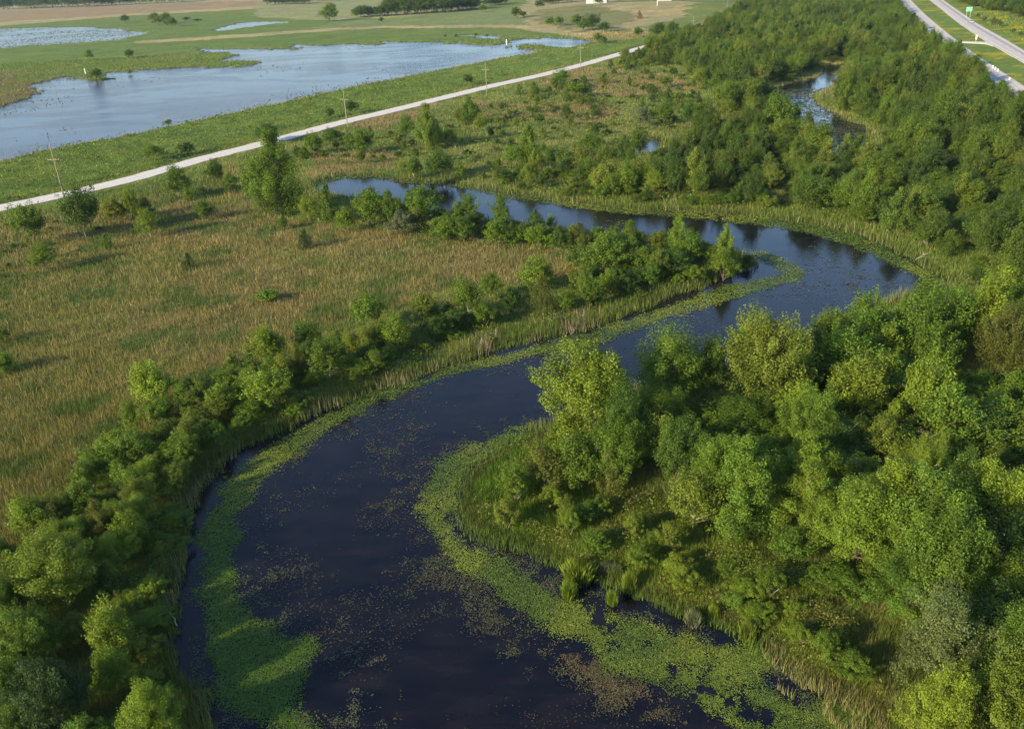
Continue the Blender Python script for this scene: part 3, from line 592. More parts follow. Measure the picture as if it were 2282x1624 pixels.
COL = dict(bright=(.152, .232, .024), mid=(.114, .188, .021), dark=(.076, .136, .020), lime=(.182, .255, .026), olive=(.118, .142, .025), silver=(.125, .168, .055), pink=(.22, .215, .12), yellow=(.42, .36, .03), gold=(.152, .202, .026), deep=(.042, .084, .024), grey=(.155, .180, .095), dead=(.2, .13, .10))
def solve(px, yb, yt, wpx):
    z = .45
    for _ in range(4):
        gx, gy = G(np.array(px), np.array(yb), z); gx = float(gx); gy = float(gy); z = float(land_z(np.array([gx]), np.array([gy]))[0]); z = max(z, .05)
    hs = np.arange(.5, 40, .1); _, q = PR(np.full(hs.shape, gx), np.full(hs.shape, gy), z + hs); i = int(np.argmax(q < yt)) if (q < yt).any() else len(hs) - 1
    h = hs[i]; a, b = PR(np.array([gx - .5, gx + .5]), np.array([gy, gy]), z + h / 2); ppm = abs(a[1] - a[0])
    return gx, gy, z, h, wpx / ppm
NK = {'round': ('tree', 'tree'), 'upright': ('tree', 'tree'), 'feather': ('tree', 'tree'), 'shrub': ('shrub', 'shrub'), 'cedar': ('cedar_tree', 'cedar')}
MAN = []   # occupied ground (x, y, radius)
def man(px, yb, yt, w, kind, color, label, group=None, v=None):
    gx, gy, z, h, wm = solve(px, yb, yt, w)
    lod = 'hi' if w > 120 or (yb - yt) > 150 else ('mid' if (yb - yt) > 30 else 'lo')
    n, c = NK[kind]; add_tree(n, c, kind, gx, gy, z, h, wm, COL[color], label, group, lod, v); MAN.append((gx, gy, wm * (.52 if w > 150 else .44)))
# ------------------------------------------------------------------ trees and shrubs placed one by one: px, base, top, width, kind, colour, label
GW = 'bushes in the thicket between the dry meadow and the near bend'; GP = 'bushes on the narrow spit inside the bend'; GM = 'small trees scattered on the meadow beyond the back channel'; GF = 'trees standing around the far fields'
LW = 'leafy bush crowded in the thicket between the dry meadow and the near bend'; LP = 'leafy bush crowded on the narrow spit of land between the two water arms'; LM = 'small leafy tree or bush among the grass beyond the back channel'
TREES = [
 (80,545,450,78,'round','mid','tall two toned tree beside the gravel road at the left edge of the photo'),
 (195,535,412,92,'round','dark','broad dark green tree just right of the nearest utility pole'),
 (297,492,416,46,'round','lime','light lime green young tree behind the two bushes near the road, left side'),
 (327,500,438,44,'round','dark','dark rounded bush tree directly behind the bright feathery sapling on the left'),
 (262,497,440,60,'shrub','gold','yellowish green bush between the broad dark tree and the lime tree'),
 (337,530,460,62,'feather','bright','bright green feathery sapling standing out on the left meadow'),
 (105,606,537,80,'feather','bright','bright green bushy sapling at the lower edge of the roadside thicket, far left'),
 (240,557,520,26,'upright','mid','thin small sapling alone on the meadow below the broad dark tree'),
 (423,600,564,34,'cedar','deep','small dark conifer casting a long shadow on the left meadow'),
 (683,556,512,38,'cedar','deep','small dark conifer on the middle of the dry meadow'),
 (600,673,646,62,'shrub','bright','low flat bright green bush alone in the middle of the dry meadow'),
 (633,512,480,26,'shrub','mid','small sapling in the grass just left of the yellow feathery shrub'),
 (460,492,448,48,'shrub','mid','spreading low bush in the shade at the upper left of the meadow'),
 (400,444,368,66,'round','mid','round green tree beside the gravel road with its shadow to the right'),
 (487,414,353,42,'round','dark','dark slim tree second from the gravel road bend, left of the tall cottonwood'),
 (513,431,384,38,'round','mid','small green tree just right of and below the slim dark roadside tree'),
 (420,448,420,20,'upright','lime','tiny lime sapling beside the round roadside tree'),
 (8,765,728,40,'shrub','mid','small bush cut by the left edge of the photo, upper one'),
 (14,835,785,60,'shrub','bright','small bright bush cut by the left edge of the photo, lower one'),
 (345,357,320,52,'round','mid','round bush in the grass strip between wetland and gravel road, left one'),
 (418,345,317,44,'shrub','dark','dark low bush by the ditch, right of the round roadside bush'),
 (1045,191,164,24,'round','dark','small round dark bush on the grass strip by the third utility pole'),
 (785,254,224,34,'round','dark','dark round bush behind the second utility pole'),
 (735,263,241,28,'shrub','mid','low bush just left of the second utility pole'),
 (375,281,267,24,'shrub','bright','tiny bright bush on the near shore of the wetland'),
 (628,484,290,135,'upright','mid','tall cottonwood towering over the gravel road, the highest tree on the left'),
 (590,480,345,80,'round','mid','leafy tree tucked against the left side of the tall cottonwood'),
 (600,318,274,62,'round','dark','dark treetop across the road behind the tall cottonwood'),
 (700,346,294,48,'round','mid','round tree right of the tall cottonwood, along the road'),
 (746,325,285,50,'round','dark','dark spreading tree by the foot of the second utility pole'),
 (808,344,287,68,'shrub','mid','wide green bush right of the second utility pole foot'),
 (955,335,230,62,'upright','mid','slender tall cottonwood between road and back channel'),
 (962,330,252,50,'feather','mid','loose sapling overlapping the slender cottonwood on its lower right'),
 (908,312,252,48,'feather','mid','thin pale sapling left of the slender cottonwood'),
 (1047,278,213,44,'upright','mid','slim upright tree standing near the third utility pole'),
 (1070,292,258,36,'feather','lime','lime green fan shaped sapling below the third utility pole'),
 (1110,278,258,20,'feather','lime','tiny lime sapling right of the fan shaped one'),
 (1150,286,262,22,'feather','bright','small bright sapling near the middle of the upper meadow'),
 (985,398,336,70,'round','dark','dark dense tree above the back channel left of centre'),
 (925,398,350,50,'shrub','mid','bush left of the dense dark tree above the back channel'),
 (1026,398,362,26,'upright','bright','small bright sapling right of the dense dark tree'),
 (1281,219,181,46,'round','bright','bright round bush tree in the upper meadow with a darker twin on its right'),
 (1307,217,190,30,'round','dark','dark rounded bush touching the bright round one in the upper meadow'),
 (1190,206,182,22,'cedar','dark','small dark pointed tree left of the bright round bush, right of the pair'),
 (1158,213,188,20,'cedar','dark','small dark pointed tree left of the bright round bush, left of the pair'),
 (1250,190,150,54,'feather','mid','loose leafy tree by the road above the bright round bush'),
 (1240,200,172,40,'shrub','mid','low bush under the loose roadside tree'),
 (1361,155,132,20,'cedar','dark','small dark pointed tree below the road, far middle'),
 (1386,150,130,30,'shrub','bright','bright little bush right of the small pointed tree below the road'),
 (1438,166,149,14,'cedar','dark','tiny dark conifer alone in the tan patch of the upper meadow'),
 (1500,172,148,26,'round','dark','dark little tree at the right end of the tan patch'),
 (1481,197,170,34,'round','bright','round bright bush at the right side of the upper meadow'),
 (1451,200,188,22,'shrub','dark','low dark bush just left of the round bright bush'),
 (1560,192,150,44,'round','lime','soft yellow green tree at the edge of the wood above the round bright bush'),
 (1312,229,216,22,'shrub','bright','small bright bush below the bright and dark pair'),
 (1180,253,236,20,'shrub','mid','small green bush in the centre of the upper meadow'),
 (1150,287,265,14,'shrub','bright','tiny bright bush among the reeds left of centre'),
 (1181,375,278,62,'upright','bright','tall bright cottonwood in the middle of the upper meadow'),
 (1150,372,320,54,'round','mid','rounded tree overlapping the left foot of the tall bright cottonwood'),
 (1225,376,326,44,'feather','mid','loose tree right of the tall bright cottonwood'),
 (1265,385,340,46,'round','bright','bright bush tree above the back channel near the photo middle'),
 (1315,350,292,52,'round','mid','mid green tree left of the small hidden pool'),
 (1372,245,240,6,'shrub','mid',None),
 (1390,368,300,40,'upright','dark','dark upright tree directly left of the small hidden pool'),
 (1430,285,238,46,'feather','grey','sparse pale branched tree above the small hidden pool'),
 (1480,280,228,52,'round','mid','rounded tree above the hidden pool, left of a close pair'),
 (1538,288,220,62,'feather','dark','larger dark airy tree of the close pair above the hidden pool'),
 (1570,286,215,46,'feather','mid','taller slim tree of the close pair above the hidden pool'),
 (1669,248,172,72,'round','gold','yellow green round tree left of the creek, taller than its neighbours'),
 (1735,300,200,84,'round','mid','tall tree on the left bank of the creek, in front of its bend'), (1771,290,235,30,'upright','dark','small dark narrow tree standing in the creek water'), (1822,362,268,78,'round','mid','dense tree hiding the near end of the creek'), (1881,372,297,36,'upright','bright','slim bright tree at the right side of the creek near end'), (1880,250,165,40,'upright','mid','thin tree with visible trunk on the right bank of the creek'),
 (690,494,434,54,'feather','lime','yellow green feathery shrub just right of the tall cottonwood foot'),
 (736,496,408,50,'upright','mid','narrow tree in front of the left end of the back channel'),
 (775,520,462,50,'round','bright','bright lower bush left of the big round spit tree'),
 (828,508,426,80,'round','bright','big bright round tree in front of the back channel, left end of the spit'),
 (877,505,436,46,'round','mid','mid green tree wedged between the two big round spit trees'),
 (940,496,412,98,'round','mid','big spreading tree right of the wedge, over the back channel'),
 (895,524,470,72,'shrub','grey','pale silvery pink shrub at the edge of the dry meadow'),
 (1047,500,428,50,'feather','mid','thin leafy tree in front of the back channel, left of a bare gap'),
 (1115,498,430,44,'feather','mid','thin leafy tree in front of the back channel, right of a bare gap'),
 (990,536,482,84,'shrub','bright','low wide bush mound right of the silvery shrub'),
 (1035,540,486,66,'shrub','mid','second low bush mound right of the silvery shrub'),
 (1112,550,486,66,'shrub','bright','yellow green bush mound below the thin leafy trees'),
 (1160,545,500,58,'shrub','mid',None), (1200,552,500,60,'shrub','bright',None), (1245,560,515,56,'shrub','mid',None),
 (1228,520,476,30,'feather','bright','small feathery sapling beside the fallen grey log'),
 (1291,540,497,64,'cedar','olive','rounded olive cedar on the spit right of the fallen log'),
 (1198,650,566,92,'round','bright','bright topped round tree between the dry meadow and the near channel'),
 (1207,700,612,66,'cedar','olive','olive cedar in front of the bright topped round tree'),
 (1345,612,516,108,'round','mid','widest dark green tree on the spit, left of the pointed tall tree'),
 (1400,600,520,70,'round','mid',None), (1438,612,545,64,'round','mid',None), (1300,600,545,70,'round','dark',None),
 (1512,575,478,62,'upright','bright','tall pointed bright tree rising from the spit into the back channel'),
 (1540,590,510,60,'round','mid','lower rounded tree hugging the right side of the tall pointed spit tree'),
 (1503,618,560,84,'round','dark','dark round tree below the tall pointed spit tree'),
 (1450,640,585,60,'shrub','mid',None), (1545,630,590,56,'shrub','bright',None),
 (1613,606,498,50,'upright','bright','slim leaning tree nearest the outer tip of the spit'),
 (1612,625,556,66,'shrub','bright','bright bush round the foot of the slim leaning tree'),
 (1662,594,568,36,'shrub','dark','low dark bush at the very tip of the spit'),
 (1358,664,600,52,'round','lime','round lime green young tree on the near shore of the spit'),
 (1312,690,612,56,'round','mid','leafy tree left of the round lime one on the spit shore'),
 (1265,700,650,46,'shrub','mid',None), (1400,660,620,50,'shrub','dark',None),
 (1045,710,618,70,'round','mid','large shrubby tree right of centre between meadow and near channel'),
 (1098,668,606,52,'round','mid','rounded tree at the meadow edge right of the large shrubby one'),
 (1140,700,640,60,'shrub','dark',None), (1080,730,670,60,'shrub','mid',None), (1010,745,690,60,'shrub','dark',None),
 (950,725,648,64,'round','gold','yellowish upright tree at the meadow edge, left of the shrubby one'),
 (970,762,704,50,'round','dark','dark tree below the yellowish upright tree'),
 (890,785,702,80,'round','bright','bright round leafy tree with dark shade at its foot above the reeds'),
 (820,735,652,88,'round','mid','wide mid green tree at the meadow edge left of the yellowish one'),
 (850,700,645,26,'cedar','dark','narrow dark spire behind the wide mid green tree'),
 (785,800,740,42,'round','lime','narrow lime topped sapling left of the bright round leafy tree'),
 (608,815,722,92,'round','bright','bright broad tree where thicket meets the dry meadow, second from left'),
 (690,790,708,64,'round','mid','darker tree right behind the bright broad tree'),
 (668,840,764,46,'cedar','olive','slim olive cedar in front of the darker tree'),
 (738,850,750,94,'round','mid','broad tree right of the slim olive cedar'),
 (352,905,805,108,'round','lime','lime green broad tree at the left meadow edge, highest of its cluster'),
 (500,890,822,58,'round','bright','bright rounded sapling above the left bank thicket'),
 (432,900,838,66,'shrub','dark',None), (545,880,820,56,'shrub','dark',None),
 (612,915,820,112,'round','lime','light green broad tree leaning toward the reeds on the left bank'),
 (425,980,940,50,'shrub','yellow','small bush with bright yellow leaves in the left bank thicket'),
 (490,940,886,70,'round','gold',LW), (430,935,875,80,'shrub','gold',LW), (360,940,890,80,'shrub','mid',LW),
 (305,1045,958,92,'round','mid',LW), (225,1070,994,86,'round','bright',LW), (412,1045,965,76,'round','mid',LW), (490,1000,940,60,'shrub','mid',LW),
 (400,1090,1030,70,'round','gold',LW), (310,1115,1040,92,'round','bright',LW), (185,1160,1075,96,'round','mid',LW), (80,1200,1105,90,'round','bright','bright rounded tree where the thicket meets the dry meadow at the left edge'),
 (240,1225,1112,80,'cedar','olive','tall olive cedar inside the left bank thicket'),
 (308,1225,1138,78,'round','lime','lime round bush close to the left bank of the near bend'),
 (20,1290,1200,80,'shrub','mid',LW), (150,1350,1200,210,'round','bright','largest tree of the left bank thicket, low and broad'),
 (40,1400,1280,130,'round','mid',LW), (255,1330,1250,80,'shrub','dark',LW), (90,1490,1360,160,'round','mid',LW), (260,1470,1345,110,'round','lime','bright upright bush above the dark hollow at the lower left'),
 (180,1440,1370,80,'shrub','gold',LW), (265,1545,1450,100,'round','bright',LW), (150,1640,1470,160,'round','deep','dark shaded tree in the hollow at the lower left'), (20,1600,1480,110,'round','mid',LW),
 (345,1680,1535,140,'round','bright','bright rounded tree cut by the bottom edge of the photo, left of the water'), (60,1690,1590,130,'round','mid',LW), (210,1700,1600,110,'shrub','dark',LW),
 # lower right wood, named ones
 (1322,985,762,222,'round','lime','huge bright rounded tree at the tip of the near headland'),
 (1492,920,718,190,'feather','bright','large feathery tree right behind the huge rounded one'),
 (1575,900,745,90,'round','dark','dark narrow tree between the two largest feathery headland trees'),
 (1712,925,694,206,'round','gold','very large pale green tree in the middle of the headland shore'),
 (1920,775,648,100,'round','bright','round tree jutting into the far end of the near channel'),
 (1852,775,686,70,'round','mid','lower tree left of the one jutting into the channel'),
 (1990,790,668,86,'round','mid','tree behind the channel end, between two taller round ones'),
 (2060,760,622,120,'round','mid','tall round tree at the right end of the near channel'),
 (2125,765,632,100,'round','mid','tree leaning right beside the tall round one at the channel end'),
 (2225,690,566,76,'round','gold','yellow green tall tree at the right side above the channel end'),
 (1902,860,746,102,'round','lime','bright lime tree inside the wood below the channel end'),
 (2065,850,716,118,'round','mid','domed tree in the wood below the channel end'),
 (2235,860,676,150,'round','olive','huge domed tree at the right edge of the photo'),
 (2050,900,812,90,'round','grey','greyish tree with pale leaves in the right wood'),
 (1790,1040,862,130,'round','mid','tall leafy tree below the very large pale green tree'),
 (1465,1040,920,120,'round','gold','fan shaped tree below the large feathery headland tree'),
 (1255,1010,925,90,'shrub','bright','bushy growth at the water side foot of the huge rounded tree'), (1375,1015,915,110,'shrub','mid','dark bushy growth under the inland side of the huge rounded tree'), (1150,1120,1035,80,'shrub','bright','bright low bush on the grassy nose of the headland'), (1130,1180,1110,70,'shrub','gold','second low bush on the grassy nose of the headland'),
 (1290,1090,960,110,'round','mid','mid green tree in front of the huge bright one'),
 (1357,1100,1000,76,'cedar','olive','olive cedar on the near headland below the huge bright tree'),
 (1215,1090,985,90,'round','olive','olive rounded bush tree at the headland nose'),
 (2032,1035,956,68,'round','pink','small tree with pinkish tan leaves in the middle of the right wood'),
 (1960,1050,930,110,'round','gold','golden green tree left of the pinkish tan one'),
 (2035,1150,1045,86,'round','grey','round tree with pale flower like leaf tips, right wood'),
 (2080,1560,1325,180,'feather','silver','large grey green willow like tree at the lower right'),
 (1545,1180,1050,120,'round','gold','rounded bush tree in the middle of the near headland'),
 (2110,1330,1165,140,'feather','lime','lime feathery tree above the grey green willow'),
 (1900,1260,1080,190,'round','bright','broad bright tree left of the lime feathery one'),
 (2070,1680,1480,160,'round','lime','lime leaved bush under the grey green willow'),
]
for t in TREES:
    px, yb, yt, w, kind, col, lab = t
    grp = None
    if lab is None:
        if yb > 480 and px > 980 and yb < 800: lab, grp = LP, GP
        elif yb > 800: lab, grp = LW, GW
        else: lab, grp = LM, GM
    elif lab == LW: grp = GW
    man(px, yb, yt, w, kind, col, lab, grp, 1 if w == 222 else None)
print('manual trees', round(time.time() - T0, 1))

# far fields: px, base, top, width
FAR = [(279,51,33,22,'round','dark','dark round tree left of the far clump in the flooded field'), (345,50,27,26,'round','mid',0), (372,54,26,30,'round','mid',0), (352,56,36,24,'round','gold',0), (385,60,38,26,'round','mid',0), (372,58,42,22,'shrub','mid',0),
 (200,136,110,22,'feather','mid','pale leafy tree in the marsh between the two left ponds'), (289,131,110,22,'round','dark','dark bushy tree in the marsh right of the pale leafy one'),
 (215,180,153,40,'shrub','mid','bush on the small islet in the wetland'), (290,166,156,12,'shrub','grey','dry twiggy shrub standing in the wetland water right of the islet'),
 (735,48,6,46,'round','mid','single broad tree in the far green field'), (795,40,20,22,'feather','mid','loose small tree left of the far hedge clump'),
 (1075,28,9,22,'round','mid','small tree at the end of the far dark hedgerow'), (1150,42,16,26,'round','dark','dark tree on the tan slope right of the far hedgerow'), (1202,20,0,22,'round','dark','dark round tree on the tan hillside left of the white barn'),
 (1225,58,38,24,'round','mid',1), (1246,58,36,26,'round','mid',1), (1286,62,32,34,'round','mid',1), (1318,68,30,40,'round','dark',1), (1345,72,48,30,'round','dark',1), (1300,68,44,30,'shrub','mid',1),
 (1332,97,72,22,'round','mid','tree at the inlet tip of the wetland'), (1346,98,80,18,'shrub','dark','low dark shrub right of the inlet tree'),
 (1421,84,60,22,'round','dark','round dark bush alone between inlet and gravel road'), (1466,84,50,42,'round','dark',2), (1496,84,48,40,'round','dark',2), (1524,78,54,22,'round','lime','pale green tree at the road bend in the distance'),
 (1425,42,24,16,'cedar','dead','reddish dead cedar on the tan hillside'), (1166,38,26,20,'shrub','dark',1), (1334,13,-9,24,'round','mid','tree in front of the white barn wall'),
 (1060,82,74,10,'shrub','mid',3), (1085,84,76,10,'shrub','mid',3), (992,84,77,8,'shrub','mid',3), (1016,84,77,8,'shrub','dark',3),
 (850,50,38,14,'shrub','mid',3), (415,46,38,22,'shrub','mid',3), (440,48,42,20,'shrub','mid',3)]
FL = ['tree in the far clump standing in the green marsh at the upper left', 'tree in the bush cluster at the foot of the tan hill', 'tree in the dark row beside the far gravel road', 'low shrub dotted on the far marsh']
for px, yb, yt, w, kind, col, lab in FAR:
    man(px, yb, yt, w, kind, col, FL[lab] if isinstance(lab, int) else lab, GF if isinstance(lab, int) else None)
# far hedgerows and tree lines, each tree on its own
def treeline(px0, yb0, px1, yb1, n, hpx, lab, grp, cols=('deep', 'dark', 'dark'), wk=1.5):
    for i in range(n):
        u = (i + .5 + rng.uniform(-.3, .3)) / n; px = px0 + (px1 - px0) * u; yb = yb0 + (yb1 - yb0) * u + rng.uniform(-1, .5); h = hpx * rng.uniform(.75, 1.15)
        man(px, yb, yb - h, h * wk * rng.uniform(.8, 1.2), 'round', cols[rng.integers(0, len(cols))], lab, grp)
treeline(790, 39, 862, 36, 8, 24, 'dark tree in the hedge clump right of the single field tree', GF)
treeline(860, 36, 1010, 27, 20, 44, 'tall dark tree in the large hedgerow behind the green field', GF, ('dark', 'dark', 'mid'), 1.0)
treeline(1005, 24, 1060, 21, 7, 30, 'tree at the right end of the large hedgerow', GF)
treeline(1085, 14, 1125, 10, 6, 18, 'dark tree on the far ridge above the tan slope', GF)
treeline(-10, 22, 220, 15, 30, 34, 'dark tree of the distant wood edge behind the brown ploughed field', GF, wk=1.0)
treeline(220, 14, 420, 5, 18, 24, 'dark tree of the distant wood edge behind the brown ploughed field', GF, wk=1.1)
treeline(600, 11, 690, 9, 11, 20, 'dark tree of the far line behind the pale field', GF)
treeline(690, 3, 860, 0, 14, 14, 'dark tree of the far line behind the pale field', GF)
treeline(1208, 10, 1285, 4, 9, 16, 'dark tree on the ridge left of the white barn', GF)
treeline(1368, 2, 1460, -1, 9, 14, 'tree on the ridge between the barn and the farmhouse', GF, ('dark', 'mid'))
print('far trees', round(time.time() - T0, 1))

# ------------------------------------------------------------------ woods filled by zone
def hexpts(poly_px, spacing, jit=.45):
    w = toW(poly_px, .5); lo = w.min(0); hi = w.max(0); ys = np.arange(lo[1], hi[1], spacing * .87); P_ = []
    for i, yv in enumerate(ys):
        xs = np.arange(lo[0] + (i % 2) * spacing / 2, hi[0], spacing); P_.append(np.stack([xs, np.full(len(xs), yv)], 1))
    p = np.concatenate(P_); p += rng.normal(0, spacing * jit * .5, p.shape); return p[inpoly(p[:, 0], p[:, 1], w)]
def free(p, pad=1.0):
    m = np.array([(a, b, r) for a, b, r in MAN]); d = np.hypot(p[:, None, 0] - m[None, :, 0], p[:, None, 1] - m[None, :, 1]); return (d > m[None, :, 2] * pad).all(1)
PX_HILITE = None
def dry_only(p, lo):
    s, _ = water_sd(p[:, 0], p[:, 1], False); rd = segdist(p[:, 0], p[:, 1], roadW)
    h = np.minimum(segdist(p[:, 0], p[:, 1], lL), np.minimum(segdist(p[:, 0], p[:, 1], aL), segdist(p[:, 0], p[:, 1], aR))); return (s > lo) & (rd > 9) & (h > 5.5)
tree_n = [sum(1 for t in TREES + FAR if t[4] in ('round', 'upright', 'feather')) + 55]
shrub_n = [sum(1 for t in TREES + FAR if t[4] == 'shrub')]
POOL = toW([(1437, 335)], .5)[0]; POOL2 = toW([(1440, 372)], .5)[0]
FLOOD = []   # rest of the woods: x, y, z, w, h, proto index
def fill(poly, spacing, hr, wr, kinds, cols, lab, grp, shore=2.0, shrub=.0, dens=1.0, individuals=True, lodfar=420):
    p = hexpts(poly, spacing); p = p[dry_only(p, shore)]; p = p[free(p, .95)]; p = p[(np.hypot(p[:, 0] - POOL[0], p[:, 1] - POOL[1]) > 11) & (np.hypot(p[:, 0] - POOL2[0], p[:, 1] - POOL2[1]) > 9)]; p = p[rng.random(len(p)) < dens]
    o = np.argsort(np.hypot(p[:, 0], p[:, 1])); p = p[o]; z = land_z(p[:, 0], p[:, 1]); s, _ = water_sd(p[:, 0], p[:, 1], False)
    px, py = PR(p[:, 0], p[:, 1])
    for i, (a, b) in enumerate(p):
        small = (rng.random() < shrub) or s[i] < shore + 2.5
        h = rng.uniform(*hr) * (.42 if small else 1) * (1.2 if rng.random() < .1 else 1); w = rng.uniform(*wr) * (.75 if small else 1)
        vis = -60 < px[i] < 2342 and py[i] < 1860 and py[i] > -10
        if not vis and not (-250 < px[i] < 2500): continue
        kind = 'shrub' if small else kinds[rng.integers(0, len(kinds))]
        cnt = shrub_n if kind == 'shrub' else tree_n
        if individuals and vis and cnt[0] < 300 and kind != 'cedar':
            cnt[0] += 1; D = math.hypot(a, b); lod = 'hi' if D < 85 and not small else ('mid' if D < lodfar else 'lo')
            add_tree(*NK[kind], kind, a, b, z[i], h, w, COL[cols[rng.integers(0, len(cols))]], lab[1] if kind == 'shrub' else lab[0], grp[1] if kind == 'shrub' else grp[0], lod)
        else: FLOOD.append((a, b, z[i], w, h, kind))
LOWWOOD = [(1330,985),(1450,900),(1750,850),(1960,780),(2110,755),(2200,710),(2290,650),(2480,700),(2700,1900),(2150,1900),(2010,1640),(1960,1560),(1900,1420),(1800,1290),(1650,1200),(1500,1150),(1400,1125),(1310,1110)]
fill(LOWWOOD, 4.7, (4.5, 10.5), (5.0, 8.8), ['round', 'round', 'round', 'upright', 'feather'], ['mid', 'mid', 'bright', 'bright', 'mid', 'gold', 'dark', 'lime'],
     ('green tree packed in the big near wood across the channel from the dry meadow', 'low bush under the trees of the big near wood across the channel'), ('trees of the big near wood', 'bushes of the big near wood'), 1.5, .22)
# shrubby fringe of the headland facing the water
fill([(1215,1100),(1250,1060),(1300,1120),(1420,1180),(1560,1230),(1760,1340),(1900,1500),(1990,1640),(1960,1620),(1800,1470),(1600,1370),(1420,1300),(1240,1210),(1215,1150)], 2.7, (3.4, 7.5), (2.4, 4.4), ['shrub'], ['bright', 'bright', 'lime', 'gold', 'mid'],
     ('', 'low bright bush on the grassy water edge of the near headland'), ('', 'bushes on the grassy edge of the headland'), .6, 1.0, .95)
# left bank thicket gaps
fill([(640,800),(760,790),(1000,700),(1150,700),(1000,770),(850,830),(700,900),(600,950),(480,1010),(400,1090),(380,1300),(340,1500),(440,1700),(-200,1900),(-200,1300),(60,1230),(200,1090),(300,950),(480,860)], 3.2, (2.4, 5.0), (2.8, 4.8), ['round', 'round', 'feather', 'shrub'], ['mid', 'bright', 'gold', 'lime', 'mid', 'bright'],
     (LW, LW), (GW, GW), .5, .35)
# spit
fill([(760,450),(1000,488),(1200,515),(1400,535),(1600,560),(1650,590),(1560,620),(1400,670),(1300,690),(1240,700),(1320,620),(1300,560),(1050,520),(860,510)], 3.5, (2.8, 5.6), (3.0, 4.8), ['round', 'shrub', 'shrub'], ['mid', 'bright', 'gold', 'dark'],
     (LP, LP), (GP, GP), .9, .45)
# bank wood beyond the back channel
LB = ('green tree in the dense wood behind the reeds of the far bank', 'bush at the front of the dense wood behind the far bank reeds')
fill([(1330,450),(1260,395),(1340,385),(1420,350),(1500,340),(1620,280),(1700,250),(1760,300),(1850,370),(1960,360),(2282,380),(2450,460),(2450,640),(2282,640),(2150,640),(2080,590),(1950,520),(1800,482),(1600,462),(1450,458)], 5.0, (4.0, 9.0), (4.4, 7.8), ['round', 'round', 'feather', 'upright'], ['mid', 'mid', 'bright', 'gold', 'dark', 'mid'],
     LB, ('trees of the far bank wood', 'bushes of the far bank wood'), 2.5, .2)
# rest of the wood up to the highway
fill([(1500,90),(1560,55),(1640,10),(1700,-25),(1975,-25),(2002,22),(2030,62),(2078,106),(2130,148),(2190,190),(2235,228),(2290,280),(2400,350),(2420,440),(2282,380),(1960,360),(1930,300),(1850,250),(1880,200),(1840,145),(1760,180),(1690,205),(1720,250),(1620,280),(1590,200),(1520,150),(1440,130),(1450,110)], 5.8, (4.5, 11.0), (4.8, 9.0), ['round', 'round', 'round', 'feather'], ['mid', 'dark', 'bright', 'mid', 'gold'],
     ('green tree of the long wood between creek and highway', 'bush in the long wood between creek and highway'), ('trees of the long wood by the highway', 'bushes of the long wood by the highway'), 2.0, .12, individuals=True)
# upper meadow: scattered bushes
fill([(650,345),(900,290),(1085,232),(1300,180),(1450,140),(1520,150),(1590,200),(1620,280),(1500,340),(1340,385),(1260,395),(1300,440),(1100,410),(900,390),(700,380)], 5.6, (1.6, 4.6), (2.0, 4.6), ['shrub', 'round', 'feather'], ['mid', 'dark', 'bright', 'gold', 'mid', 'lime'],
     (LM, LM), (GM, GM), 2.0, .5, .38)
fill([(1120,425),(1080,395),(1250,380),(1340,385),(1420,350),(1500,345),(1420,450),(1330,445)], 4.5, (3.2, 6.2), (3.2, 5.4), ['round', 'feather', 'shrub'], ['mid', 'bright', 'dark', 'gold'], (LM, LM), (GM, GM), 1.8, .3, .8)
# roadside bushes below the gravel road
fill([(0,500),(160,460),(330,425),(560,360),(640,350),(560,400),(420,450),(200,560),(0,640)], 6.0, (1.4, 3.0), (2.0, 3.6), ['shrub'], ['mid', 'dark', 'gold', 'bright'], ('', 'low bush along the near side of the gravel road'), ('', 'bushes along the near side of the gravel road'), 2, 1, .4)
fill([(1330,130),(1500,84),(1540,80),(1560,140),(1440,150)], 5.5, (3.0, 6.0), (3.0, 5.5), ['round', 'shrub'], ['mid', 'dark', 'bright'], (LM, LM), (GM, GM), 2, .4, .8)
# beyond the highway
fill([(2110,-8),(2150,12),(2190,20),(2240,30),(2282,42),(2420,70),(2420,-30),(2080,-40)], 7.0, (7, 10), (7, 10), ['round'], ['mid', 'dark', 'silver'], ('tree of the wood beyond the far carriageway', 'bush of the wood beyond the far carriageway'), ('trees beyond the far carriageway', 'bushes beyond the far carriageway'), 2, .1)
for px, yb, yt, w in ((2178, 42, 30, 12), (2192, 50, 36, 16), (2212, 57, 38, 20), (2226, 60, 44, 14), (2258, 74, 64, 12), (2274, 84, 70, 16)):
    man(px, yb, yt, w, 'shrub', 'silver', 'small greyish bush on the grass slope right of the green road sign', 'bushes on the slope right of the road sign')
print('woods', len(FLOOD), tree_n, shrub_n, round(time.time() - T0, 1))

